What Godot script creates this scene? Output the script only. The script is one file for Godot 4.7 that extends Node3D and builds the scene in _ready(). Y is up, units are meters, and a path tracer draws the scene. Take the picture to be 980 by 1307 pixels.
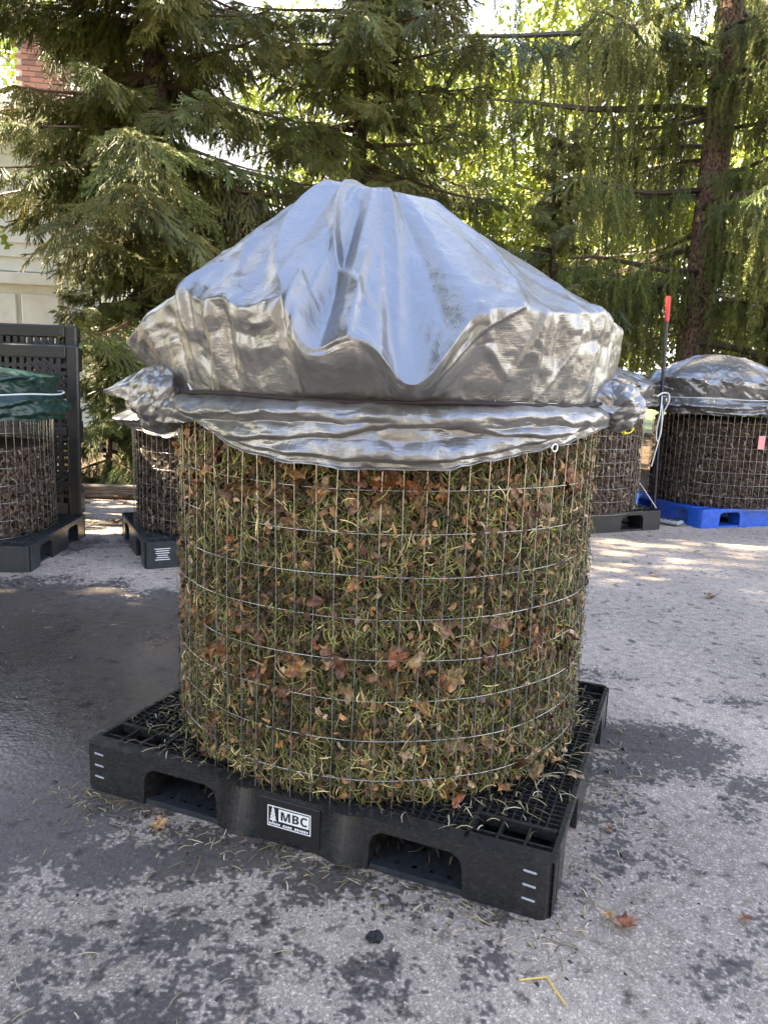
extends Node3D
# A compost bin under a silver tarp on a plastic pallet, other bins, spruces and a white house behind.

var rng := RandomNumberGenerator.new()
var M := {}
var counts := {}

# ---------------------------------------------------------------- mesh builder
class MB:
	var v := PackedVector3Array()
	var n := PackedVector3Array()
	var c := PackedColorArray()
	var u := PackedVector2Array()
	var ix := PackedInt32Array()
	var use_c := false
	var use_u := false
	var use_n := true

	func tri(a: Vector3, b: Vector3, d: Vector3, col := Color.WHITE) -> void:   # a, b, d counter-clockwise from outside
		var k := v.size()
		var nn := (b - a).cross(d - a).normalized()
		v.push_back(a); v.push_back(b); v.push_back(d)
		if use_n:
			n.push_back(nn); n.push_back(nn); n.push_back(nn)
		if use_c:
			c.push_back(col); c.push_back(col); c.push_back(col)
		if use_u:
			u.push_back(Vector2.ZERO); u.push_back(Vector2.ZERO); u.push_back(Vector2.ZERO)
		ix.push_back(k); ix.push_back(k + 2); ix.push_back(k + 1)

	func quad(a: Vector3, b: Vector3, d: Vector3, e: Vector3, col := Color.WHITE) -> void:
		var k := v.size()
		var nn := (b - a).cross(e - a)
		if nn.length_squared() < 1e-16:
			nn = (e - d).cross(b - d)
		nn = nn.normalized()
		for p in [a, b, d, e]:
			v.push_back(p)
			if use_n:
				n.push_back(nn)
			if use_c:
				c.push_back(col)
			if use_u:
				u.push_back(Vector2(p.x + p.z, p.y + p.z))
		for q in [0, 2, 1, 0, 3, 2]:
			ix.push_back(k + q)

	func box(at: Vector3, s: Vector3, b := Basis.IDENTITY, col := Color.WHITE) -> void:
		var h := s * 0.5
		var p := []
		for z in [-1, 1]:
			for y in [-1, 1]:
				for x in [-1, 1]:
					p.append(at + b * Vector3(h.x * x, h.y * y, h.z * z))
		for f in [[4, 5, 7, 6], [1, 0, 2, 3], [5, 1, 3, 7], [0, 4, 6, 2], [6, 7, 3, 2], [0, 1, 5, 4]]:
			quad(p[f[0]], p[f[1]], p[f[2]], p[f[3]], col)

	func cbox(at: Vector3, s: Vector3, ch: float, b := Basis.IDENTITY, col := Color.WHITE) -> void:   # chamfered box
		var h := s * 0.5
		var P := func(x: float, y: float, z: float, ax: int) -> Vector3:
			var q := Vector3(h.x * x, h.y * y, h.z * z)
			if ax != 0: q.x -= ch * x
			if ax != 1: q.y -= ch * y
			if ax != 2: q.z -= ch * z
			return at + b * q
		for ax in 3:
			for s1 in [-1.0, 1.0]:
				var qs := []
				for k in [[-1.0, -1.0], [1.0, -1.0], [1.0, 1.0], [-1.0, 1.0]]:
					var e := [0.0, 0.0, 0.0]
					e[ax] = s1; e[(ax + 1) % 3] = k[0]; e[(ax + 2) % 3] = k[1]
					qs.append(P.call(e[0], e[1], e[2], ax))
				if s1 > 0: quad(qs[0], qs[1], qs[2], qs[3], col)
				else: quad(qs[3], qs[2], qs[1], qs[0], col)
		for ax in 3:      # edges along ax
			var a1 := (ax + 1) % 3
			var a2 := (ax + 2) % 3
			for s1 in [-1.0, 1.0]:
				for s2 in [-1.0, 1.0]:
					var q := []
					for w in [[-1.0, a1], [1.0, a1], [1.0, a2], [-1.0, a2]]:
						var e := [0.0, 0.0, 0.0]
						e[ax] = w[0]; e[a1] = s1; e[a2] = s2
						q.append(P.call(e[0], e[1], e[2], w[1]))
					if s1 * s2 > 0: quad(q[3], q[2], q[1], q[0], col)
					else: quad(q[0], q[1], q[2], q[3], col)
		for x in [-1.0, 1.0]:
			for y in [-1.0, 1.0]:
				for z in [-1.0, 1.0]:
					var a: Vector3 = P.call(x, y, z, 0)
					var bb: Vector3 = P.call(x, y, z, 1)
					var d: Vector3 = P.call(x, y, z, 2)
					if x * y * z > 0: tri(a, bb, d, col)
					else: tri(a, d, bb, col)

	func tube(pts: Array, rad: Array, sides := 6, col := Color.WHITE, cap := true) -> void:
		var base := v.size()
		var m := pts.size()
		var prev := Vector3.ZERO
		for k in m:
			var d: Vector3
			if k == 0: d = pts[1] - pts[0]
			elif k == m - 1: d = pts[k] - pts[k - 1]
			else: d = pts[k + 1] - pts[k - 1]
			d = d.normalized()
			var a: Vector3 = prev - d * prev.dot(d) if k > 0 else Vector3.ZERO
			if a.length_squared() < 1e-6:
				a = d.cross(Vector3(0.31, 0.22, 0.93))
				if a.length_squared() < 1e-4:
					a = d.cross(Vector3.RIGHT)
			a = a.normalized()
			prev = a
			var bb := d.cross(a)
			var r: float = rad[mini(k, rad.size() - 1)]
			for j in sides:
				var t := TAU * j / sides
				var o := a * cos(t) + bb * sin(t)
				v.push_back(pts[k] + o * r)
				if use_n: n.push_back(o)
				if use_c: c.push_back(col)
				if use_u: u.push_back(Vector2(float(j) / sides, float(k)))
		for k in m - 1:
			for j in sides:
				var p0 := base + k * sides + j
				var p1 := base + k * sides + (j + 1) % sides
				var p2 := p0 + sides
				var p3 := p1 + sides
				ix.push_back(p0); ix.push_back(p3); ix.push_back(p1)
				ix.push_back(p0); ix.push_back(p2); ix.push_back(p3)
		if cap:
			for e in [0, m - 1]:
				var o := base + int(e) * sides
				for j in range(1, sides - 1):
					if e == 0:
						ix.push_back(o); ix.push_back(o + j); ix.push_back(o + j + 1)
					else:
						ix.push_back(o); ix.push_back(o + j + 1); ix.push_back(o + j)

	func grid(P: PackedVector3Array, cols: int, rows: int, wrap: bool, flip := false, U := PackedVector2Array(), C := PackedColorArray()) -> void:
		var base := v.size()
		var out := -1.0 if flip else 1.0
		for r in rows:
			for q in cols:
				var ql := (q + cols - 1) % cols if wrap else maxi(q - 1, 0)
				var qr := (q + 1) % cols if wrap else mini(q + 1, cols - 1)
				var ru := maxi(r - 1, 0)
				var rd := mini(r + 1, rows - 1)
				var du := P[r * cols + qr] - P[r * cols + ql]
				var dv := P[rd * cols + q] - P[ru * cols + q]
				v.push_back(P[r * cols + q])
				n.push_back(du.cross(dv).normalized() * out)
		if use_c: c.append_array(C)
		if use_u: u.append_array(U)
		var last := cols if wrap else cols - 1
		for r in rows - 1:
			for q in last:
				var a := base + r * cols + q
				var b := base + r * cols + (q + 1) % cols
				var d := a + cols
				var e := b + cols
				if flip:
					ix.push_back(a); ix.push_back(b); ix.push_back(e)
					ix.push_back(a); ix.push_back(e); ix.push_back(d)
				else:
					ix.push_back(a); ix.push_back(e); ix.push_back(b)
					ix.push_back(a); ix.push_back(d); ix.push_back(e)

	func mesh() -> ArrayMesh:
		var ar := []
		ar.resize(Mesh.ARRAY_MAX)
		ar[Mesh.ARRAY_VERTEX] = v
		if use_n and n.size() == v.size(): ar[Mesh.ARRAY_NORMAL] = n
		if use_c: ar[Mesh.ARRAY_COLOR] = c
		if use_u:
			ar[Mesh.ARRAY_TEX_UV] = u
		ar[Mesh.ARRAY_INDEX] = ix
		var m := ArrayMesh.new()
		m.add_surface_from_arrays(Mesh.PRIMITIVE_TRIANGLES, ar)
		return m

# ---------------------------------------------------------------- helpers
func mb(col := false, uv := false) -> MB:
	var b := MB.new()
	b.use_c = col
	b.use_u = uv
	return b

func numbered(called: String) -> String:
	counts[called] = counts.get(called, -1) + 1
	return called if counts[called] == 0 else "%s_%03d" % [called, counts[called]]

func thing(called: String, label: String, category: String, at := Vector3.ZERO, turn := 0.0, group := "") -> Node3D:
	var o := Node3D.new()
	o.name = numbered(called)
	add_child(o, true)
	o.position = at
	o.rotation.y = turn
	o.set_meta("label", label)
	o.set_meta("category", category)
	if group: o.set_meta("group", group)
	return o

func put(parent: Node, called: String, mesh: Mesh, mat: Material, at := Vector3.ZERO, kind := "") -> MeshInstance3D:
	var o := MeshInstance3D.new()
	o.name = called if parent != self else numbered(called)
	o.mesh = mesh
	o.material_override = mat
	parent.add_child(o, true)
	o.position = at
	if kind: o.set_meta("kind", kind)
	return o

func many(parent: Node, called: String, mesh: Mesh, mat: Material, xf: Array, cols: Array, kind := "stuff") -> void:
	var mm := MultiMesh.new()
	mm.transform_format = MultiMesh.TRANSFORM_3D
	mm.use_colors = true
	mm.mesh = mesh
	mm.instance_count = xf.size()
	for k in xf.size():
		mm.set_instance_transform(k, xf[k])
		mm.set_instance_color(k, cols[k])
	var o := MultiMeshInstance3D.new()
	o.name = called
	o.multimesh = mm
	o.material_override = mat
	parent.add_child(o, true)
	o.set_meta("kind", kind)

func lin(r: float, g: float, b: float) -> Color:
	return Color(r, g, b).linear_to_srgb()

func mat(called: String, col: Color, rough := 0.8, metal := 0.0) -> StandardMaterial3D:
	var m := StandardMaterial3D.new()
	m.resource_name = called
	m.albedo_color = col
	m.roughness = rough
	m.metallic = metal
	M[called] = m
	return m

func noise(sd: int, freq: float, type := FastNoiseLite.TYPE_SIMPLEX_SMOOTH, oct := 3) -> FastNoiseLite:
	var f := FastNoiseLite.new()
	f.seed = sd
	f.noise_type = type
	f.frequency = freq
	f.fractal_octaves = oct
	return f

func table(t: Array, x: float) -> float:
	if x <= t[0][0]: return t[0][1]
	for k in range(1, t.size()):
		if x <= t[k][0]:
			var a: float = t[k - 1][0]
			var b: float = t[k][0]
			return lerpf(t[k - 1][1], t[k][1], (x - a) / maxf(b - a, 1e-6))
	return t[-1][1]

func aim(x: Vector3, up := Vector3.UP) -> Basis:     # a basis whose x axis points along x
	var a := x.normalized()
	var z := a.cross(up)
	if z.length_squared() < 1e-5: z = a.cross(Vector3.RIGHT)
	z = z.normalized()
	return Basis(a, z.cross(a), z)

func noise_tex(sd: int, freq: float, size := 512, normal := false, strength := 4.0, ramp: Gradient = null, type := FastNoiseLite.TYPE_SIMPLEX_SMOOTH, oct := 4) -> NoiseTexture2D:
	var t := NoiseTexture2D.new()
	t.width = size
	t.height = size
	t.seamless = true
	t.noise = noise(sd, freq, type, oct)
	t.as_normal_map = normal
	t.bump_strength = strength
	if ramp: t.color_ramp = ramp
	return t

func ramp(stops: Array) -> Gradient:
	var g := Gradient.new()
	var off := PackedFloat32Array()
	var cs := PackedColorArray()
	for s in stops:
		off.append(s[0]); cs.append(s[1])
	g.offsets = off
	g.colors = cs
	return g

# ---------------------------------------------------------------- the whole
func _ready() -> void:
	rng.seed = 7
	camera_and_light()
	materials()
	setting()
	house()
	trees()
	bins()
	main_bin()
	litter()

func camera_and_light() -> void:
	var cam := Camera3D.new()
	cam.name = "camera"
	cam.position = Vector3(-0.1193, 1.1818, 2.3043)
	cam.rotation = Vector3(-0.181, -0.0505, 0.034)
	cam.fov = 67.69
	cam.near = 0.05
	cam.far = 400.0
	add_child(cam)
	cam.current = true
	var sky := ProceduralSkyMaterial.new()
	sky.sky_top_color = Color(0.44, 0.53, 0.71)
	sky.sky_horizon_color = Color(1.0, 0.985, 0.95)
	sky.sky_curve = 0.45
	sky.ground_bottom_color = Color(0.3, 0.3, 0.28)
	sky.ground_horizon_color = Color(0.55, 0.57, 0.55)
	sky.sun_angle_max = 1.0
	sky.sky_energy_multiplier = 0.75
	var env := Environment.new()
	env.background_mode = Environment.BG_SKY
	env.sky = Sky.new()
	env.sky.sky_material = sky
	env.tonemap_mode = Environment.TONE_MAPPER_LINEAR
	env.tonemap_exposure = 11.8
	env.sdfgi_enabled = true
	env.ssao_enabled = true
	env.ssil_enabled = true
	var we := WorldEnvironment.new()
	we.name = "environment"
	we.environment = env
	add_child(we)
	var sun := DirectionalLight3D.new()
	sun.name = "sun"
	sun.light_energy = 1.6
	sun.light_color = Color(1.0, 0.93, 0.80)
	sun.light_angular_distance = 0.5
	sun.shadow_enabled = true
	add_child(sun)
	sun.look_at_from_position(Vector3(-0.76, 0.62, -0.08) * 30.0, Vector3.ZERO)

func materials() -> void:
	var tarp := mat("silver_tarp", lin(0.245, 0.243, 0.238), 0.40, 0.76)
	# woven ribbon texture: fine threads in both directions with uneven tone
	var size := 512
	var im := Image.create(size, size, false, Image.FORMAT_L8)
	var nz := noise(5, 0.02)
	var rg := noise(6, 0.012, FastNoiseLite.TYPE_SIMPLEX_SMOOTH, 4)
	rg.fractal_type = FastNoiseLite.FRACTAL_RIDGED
	for y in size:
		for x in size:
			var a := 0.35 + 0.02 * sin(x * TAU / 8.0) * (0.6 + nz.get_noise_2d(x * 0.15, y * 3.0)) + 0.02 * sin(y * TAU / 8.0) * (0.6 + nz.get_noise_2d(x * 3.0, y * 0.15))
			a += 0.10 * nz.get_noise_2d(x * 0.6, y * 5.0) + 0.28 * rg.get_noise_2d(x, y)
			im.set_pixel(x, y, Color(a, a, a))
	var bump := im.duplicate() as Image
	bump.convert(Image.FORMAT_RGBA8)
	bump.bump_map_to_normal_map(6.0)
	tarp.normal_enabled = true
	tarp.normal_texture = ImageTexture.create_from_image(bump)
	tarp.normal_scale = 0.62
	tarp.uv1_scale = Vector3(3.0, 3.0, 1.0)
	tarp.roughness_texture = noise_tex(8, 0.01, 512, false, 1.0, ramp([[0.0, Color(0.75, 0.75, 0.75)], [1.0, Color(1, 1, 1)]]))
	var gt := mat("green_tarp", lin(0.004, 0.026, 0.021), 0.36)
	gt.normal_enabled = true
	gt.normal_texture = tarp.normal_texture
	gt.normal_scale = 0.3
	gt.uv1_scale = Vector3(5.0, 5.0, 1.0)

	var wire := mat("galvanised_wire", lin(0.46, 0.46, 0.45), 0.42, 0.85)
	wire.roughness_texture = noise_tex(3, 0.05, 128)
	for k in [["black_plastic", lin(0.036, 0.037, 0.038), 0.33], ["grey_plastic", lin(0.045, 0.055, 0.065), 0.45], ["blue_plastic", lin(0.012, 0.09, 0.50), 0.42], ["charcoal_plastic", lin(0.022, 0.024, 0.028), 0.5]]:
		var p := mat(k[0], k[1], k[2])
		p.uv1_triplanar = true
		p.uv1_scale = Vector3(5.0, 9.0, 5.0)
		p.roughness_texture = noise_tex(21, 0.012, 256, false, 1.0, ramp([[0.3, Color(0.7, 0.7, 0.7)], [0.75, Color(1, 1, 1)]]))
		if k[0] == "blue_plastic":
			p.albedo_texture = noise_tex(23, 0.008, 256, false, 1.0, ramp([[0.3, Color(0.88, 0.88, 0.88)], [0.7, Color(1, 1, 1)]]))
		else: p.albedo_texture = noise_tex(22, 0.02, 512, false, 1.0, ramp([[0.0, Color(0.64, 0.64, 0.64)], [0.5, Color(0.72, 0.72, 0.72)], [0.66, Color(0.78, 0.775, 0.76)], [0.8, Color(1, 0.98, 0.94)]]))
		p.normal_enabled = true
		p.normal_texture = noise_tex(24, 0.08, 256, true, 3.0)
		p.normal_scale = 0.05
	var dust := mat("worn_plastic", lin(0.30, 0.32, 0.34), 0.6)
	dust.metallic = 0.0
	mat("label_black", lin(0.010, 0.010, 0.011), 0.42)
	mat("label_white", lin(0.72, 0.73, 0.74), 0.55)
	mat("dark_cord", lin(0.020, 0.014, 0.014), 0.8)
	mat("white_cord", lin(0.55, 0.56, 0.55), 0.85)
	mat("yellow_plastic", lin(0.62, 0.56, 0.05), 0.5)
	mat("red_rubber", lin(0.52, 0.035, 0.035), 0.5)
	mat("black_steel", lin(0.012, 0.016, 0.024), 0.35)
	mat("pink_tag", lin(0.65, 0.25, 0.26), 0.7)
	mat("inner_black", lin(0.008, 0.008, 0.009), 0.8)
	mat("chrome", lin(0.6, 0.6, 0.58), 0.25, 1.0)

	var core := mat("compost_core", Color.WHITE, 0.95)
	core.vertex_color_use_as_albedo = true
	var blade := mat("grass_blade", Color.WHITE, 0.6)
	blade.vertex_color_use_as_albedo = true
	blade.backlight = Color(0.25, 0.25, 0.2)
	var frag := mat("leaf_fragments", Color.WHITE, 0.62)
	frag.vertex_color_use_as_albedo = true
	var k := 0
	for c in [[0.24, 0.082, 0.022], [0.33, 0.145, 0.040], [0.135, 0.052, 0.020], [0.46, 0.27, 0.11], [0.20, 0.105, 0.045], [0.36, 0.24, 0.13]]:
		var m := mat("dead_leaf_%d" % k, lin(c[0], c[1], c[2]), 0.55)
		m.backlight = Color(0.3, 0.25, 0.2)
		m.albedo_texture = noise_tex(60 + k, 0.02, 128, false, 1.0, ramp([[0.2, Color(0.62, 0.6, 0.58)], [0.8, Color(1, 1, 1)]]))
		k += 1

	var needle := mat("spruce_needles", Color.WHITE, 0.5)
	needle.vertex_color_use_as_albedo = true
	needle.backlight = Color(0.5, 0.55, 0.3)
	var leaf := mat("green_leaves", Color.WHITE, 0.5)
	leaf.vertex_color_use_as_albedo = true
	leaf.backlight = Color(0.95, 1.0, 0.5)
	var bark := mat("spruce_bark", lin(0.085, 0.058, 0.042), 0.95)
	bark.uv1_triplanar = true
	bark.uv1_scale = Vector3(2.0, 1.0, 2.0)
	bark.albedo_texture = noise_tex(31, 0.03, 512, false, 1.0, ramp([[0.2, Color(0.35, 0.33, 0.32)], [0.5, Color(0.8, 0.8, 0.8)], [0.68, Color(1, 1, 1)], [0.8, Color(0.9, 1.0, 0.85)]]), FastNoiseLite.TYPE_CELLULAR, 3)
	bark.normal_enabled = true
	bark.normal_texture = noise_tex(32, 0.03, 512, true, 10.0, null, FastNoiseLite.TYPE_CELLULAR, 3)
	var rbark := mat("red_bark", lin(0.24, 0.15, 0.11), 0.95)
	rbark.uv1_triplanar = true
	rbark.uv1_scale = Vector3(2.4, 1.2, 2.4)
	rbark.albedo_texture = bark.albedo_texture
	rbark.normal_enabled = true
	rbark.normal_texture = bark.normal_texture
	var wood := mat("old_timber", lin(0.22, 0.18, 0.14), 0.9)
	wood.uv1_triplanar = true
	wood.uv1_scale = Vector3(0.6, 6.0, 6.0)
	wood.albedo_texture = noise_tex(33, 0.03, 256, false, 1.0, ramp([[0.2, Color(0.55, 0.55, 0.55)], [0.8, Color(1, 1, 1)]]))
	var sid := mat("white_paint", lin(0.74, 0.75, 0.76), 0.6)
	sid.uv1_triplanar = true
	sid.uv1_scale = Vector3(0.7, 0.7, 0.7)
	sid.albedo_texture = noise_tex(34, 0.015, 256, false, 1.0, ramp([[0.0, Color(0.9, 0.9, 0.88)], [1.0, Color(1, 1, 1)]]))
	var brick := mat("red_brick", Color.WHITE, 0.9)
	brick.albedo_color = lin(0.20, 0.095, 0.075)
	mat("red_brick_dark", lin(0.13, 0.062, 0.052), 0.9)
	mat("mortar", lin(0.34, 0.32, 0.29), 0.95)
	mat("roof_shingle", lin(0.06, 0.06, 0.065), 0.9)
	var soil := mat("forest_floor", lin(0.11, 0.08, 0.05), 0.95)
	soil.uv1_triplanar = true
	soil.uv1_world_triplanar = true
	soil.uv1_scale = Vector3(0.9, 0.9, 0.9)
	soil.albedo_texture = noise_tex(35, 0.04, 512, false, 1.0, ramp([[0.2, Color(0.35, 0.33, 0.3)], [0.5, Color(0.75, 0.7, 0.62)], [0.8, Color(1, 0.9, 0.75)]]))
	soil.normal_enabled = true
	soil.normal_texture = noise_tex(36, 0.05, 512, true, 8.0)
	var lawn := mat("lawn", lin(0.12, 0.17, 0.035), 0.9)
	lawn.uv1_triplanar = true
	lawn.uv1_world_triplanar = true
	lawn.uv1_scale = Vector3(0.35, 0.35, 0.35)
	lawn.albedo_texture = noise_tex(37, 0.03, 512, false, 1.0, ramp([[0.2, Color(0.6, 0.6, 0.5)], [0.8, Color(1, 1, 1)]]))
	asphalt()

# worn grey asphalt; damp patches are darker and smoother
const AX := -3.5
const AZ := -4.5
const AS := 7.0
func asphalt() -> void:
	var wet := [ # x, z, rx, rz, strength
		[-1.75, -0.75, 0.85, 0.95, 2.2], [-1.25, -0.2, 0.75, 0.75, 2.0], [-0.95, -1.0, 0.5, 0.65, 1.8], [-0.95, 0.3, 0.40, 0.42, 1.25], [-2.9, -0.7, 1.0, 1.0, 2.0],
		[-0.62, 0.62, 0.28, 0.18, 0.95], [-0.42, 0.58, 0.26, 0.12, 1.15], [-0.05, 0.70, 0.5, 0.10, 0.85], [0.30, 0.74, 0.20, 0.12, 0.70],
		[-0.42, 0.84, 0.22, 0.15, 0.74], [-0.30, 0.94, 0.20, 0.10, 0.78], [-0.55, 1.12, 0.22, 0.12, 0.95], [-0.68, 0.9, 0.2, 0.16, 0.62], [-0.05, 1.02, 0.12, 0.12, 0.72], [0.17, 0.98, 0.09, 0.16, 0.66], [-0.25, 1.10, 0.3, 0.1, 0.62],
		[0.92, -0.02, 0.26, 0.15, 1.15], [0.86, 0.14, 0.24, 0.12, 1.1], [1.04, 0.04, 0.14, 0.12, 1.05], [0.92, -0.58, 0.16, 0.10, 0.72], [1.36, -0.35, 0.13, 0.07, 0.85], [1.12, 0.26, 0.12, 0.09, 0.8], [0.97, 0.40, 0.10, 0.06, 0.7], [0.64, 0.99, 0.10, 0.10, 0.66], [0.82, 0.84, 0.1, 0.1, 0.6],
		[0.62, 0.32, 0.14, 0.5, 0.72], [-1.95, -2.65, 0.4, 0.28, 0.85], [-1.45, -2.9, 0.3, 0.3, 0.8], [-2.0, -3.4, 0.7, 0.25, 0.8], [-1.6, -1.65, 0.7, 0.12, 0.62]]
	var cn := 256
	var field := Image.create(cn, cn, false, Image.FORMAT_RF)
	for y in cn:
		for x in cn:
			var px := AX + AS * (x + 0.5) / cn
			var pz := AZ + AS * (y + 0.5) / cn
			var w := 0.0
			for b in wet:
				var dx: float = (px - b[0]) / b[2]
				var dz: float = (pz - b[1]) / b[3]
				var d := dx * dx + dz * dz
				if d < 1.9:
					w = maxf(w, b[4] * maxf(0.0, 1.0 - 0.5 * d))
			field.set_pixel(x, y, Color(w, 0, 0))
	var N := 1536
	field.resize(N, N, Image.INTERPOLATE_CUBIC)
	var fw := field.get_data().to_float32_array()
	var n1 := noise(41, 0.018, FastNoiseLite.TYPE_SIMPLEX_SMOOTH, 5).get_image(N, N).get_data()
	var n2 := noise(42, 0.09, FastNoiseLite.TYPE_SIMPLEX_SMOOTH, 3).get_image(N, N).get_data()
	var n3 := noise(43, 0.004, FastNoiseLite.TYPE_SIMPLEX_SMOOTH, 4).get_image(N, N).get_data()
	var n4 := noise(44, 0.45, FastNoiseLite.TYPE_SIMPLEX, 2).get_image(N, N).get_data()
	var n6 := noise(47, 0.24, FastNoiseLite.TYPE_SIMPLEX_SMOOTH, 2).get_image(N, N).get_data()
	var n5 := noise(45, 0.05, FastNoiseLite.TYPE_SIMPLEX_SMOOTH, 4).get_image(N, N).get_data()
	var col := PackedByteArray()
	col.resize(N * N * 3)
	var rgh := PackedByteArray()
	rgh.resize(N * N)
	for i in N * N:
		var w := fw[i] + (n1[i] - 128) * 0.0030 + (n2[i] - 128) * 0.0036 + (n6[i] - 128) * 0.0030 - 0.62
		var s := clampf(w * 9.0, 0.0, 1.0)
		# aggregate, broad mottling and small stains
		var a := 0.64 + (n4[i] - 128) * 0.0010 + (n3[i] - 128) * 0.0007 + (n2[i] - 128) * 0.0007
		if n5[i] > 178: a -= (n5[i] - 178) * 0.006
		if n4[i] > 204: a += 0.13
		var t := a * (1.0 - 0.50 * s)
		var b := i * 3
		col[b] = int(clampf(t * 1.01, 0.0, 1.0) * 255.0)
		col[b + 1] = int(clampf(t * 0.995, 0.0, 1.0) * 255.0)
		col[b + 2] = int(clampf(t * (0.985 + 0.03 * s), 0.0, 1.0) * 255.0)
		var pool := clampf((fw[i] - 1.1) * 1.2, 0.0, 1.0)
		rgh[i] = int((0.92 - s * (0.36 + 0.36 * pool)) * 255.0)
	var m := mat("asphalt", Color(1.0, 0.935, 0.855), 1.0)
	m.albedo_texture = ImageTexture.create_from_image(Image.create_from_data(N, N, false, Image.FORMAT_RGB8, col))
	m.roughness_texture = ImageTexture.create_from_image(Image.create_from_data(N, N, false, Image.FORMAT_L8, rgh))
	# the stones in the tar, as relief
	m.heightmap_enabled = true
	m.heightmap_scale = 0.30
	var hm := PackedByteArray()
	hm.resize(N * N)
	for i in N * N: hm[i] = (n4[i] + n6[i] + n5[i]) / 3
	m.heightmap_texture = ImageTexture.create_from_image(Image.create_from_data(N, N, false, Image.FORMAT_L8, hm))
	m.detail_enabled = true
	m.detail_blend_mode = BaseMaterial3D.BLEND_MODE_MUL
	m.detail_uv_layer = BaseMaterial3D.DETAIL_UV_2
	m.detail_albedo = noise_tex(46, 0.22, 1024, false, 1.0, ramp([[0.15, Color(0.62, 0.62, 0.63)], [0.45, Color(0.88, 0.88, 0.88)], [0.62, Color(0.96, 0.96, 0.95)], [0.8, Color(1, 1, 1)]]), FastNoiseLite.TYPE_SIMPLEX, 2)

func setting() -> void:
	var g := mb()
	g.quad(Vector3(-90, 0, 90), Vector3(90, 0, 90), Vector3(90, 0, -90), Vector3(-90, 0, -90))
	put(self, "ground", g.mesh(), M.lawn, Vector3(0, -0.09, 0), "structure")
	# driveway: a slab whose back edge wanders a little
	var nz := noise(50, 0.6)
	var v := PackedVector3Array()
	var n := PackedVector3Array()
	var u := PackedVector2Array()
	var u2 := PackedVector2Array()
	var ix := PackedInt32Array()
	var steps := 80
	for k in steps + 1:
		var x := lerpf(-14.0, 16.0, float(k) / steps)
		var zb := -4.45 + 0.10 * nz.get_noise_1d(x * 2.0)
		for p in [Vector3(x, -0.08, zb - 0.02), Vector3(x, 0, zb), Vector3(x, 0, 14.0)]:
			v.push_back(p)
			n.push_back(Vector3.UP if p.y == 0 else Vector3(0, 0.3, -0.95))
			u.push_back(Vector2((p.x - AX) / AS, (p.z - AZ) / AS))
			u2.push_back(Vector2(p.x, p.z) / 0.9)
	for k in steps:
		var b := k * 3
		for r in 2:
			for q in [0, 4, 1, 0, 3, 4]:
				ix.push_back(b + r + q)
	var ar := []
	ar.resize(Mesh.ARRAY_MAX)
	ar[Mesh.ARRAY_VERTEX] = v
	ar[Mesh.ARRAY_NORMAL] = n
	ar[Mesh.ARRAY_TEX_UV] = u
	ar[Mesh.ARRAY_TEX_UV2] = u2
	ar[Mesh.ARRAY_INDEX] = ix
	var am := ArrayMesh.new()
	am.add_surface_from_arrays(Mesh.PRIMITIVE_TRIANGLES, ar)
	put(self, "driveway", am, M.asphalt, Vector3.ZERO, "structure")
	# uneven bed of needles under the trees
	var cols := 120
	var rows := 44
	var P := PackedVector3Array()
	for r in rows:
		for q in cols:
			var x := lerpf(-14, 16, float(q) / (cols - 1))
			var z := lerpf(-4.2, -13.5, float(r) / (rows - 1))
			P.push_back(Vector3(x, (-0.05 if r < 2 else -0.01) + 0.05 * nz.get_noise_2d(x * 1.5, z * 1.5) - (0.08 if r == rows - 1 else 0.0) + 0.012 * r * 0.3, z))
	var fl := mb()
	fl.grid(P, cols, rows, false)
	put(self, "forest_floor", fl.mesh(), M.forest_floor, Vector3.ZERO, "structure")
	# timber edging between asphalt and trees, left
	var e := mb()
	e.cbox(Vector3(0, 0.05, 0), Vector3(2.6, 0.12, 0.09), 0.012)
	var t := put(self, "timber_edging", e.mesh(), M.old_timber, Vector3(-2.35, -0.01, -4.62))
	t.rotation.y = 0.02
	t.set_meta("label", "weathered timber edging board along the bed below the left spruce")
	t.set_meta("category", "edging")

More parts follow.
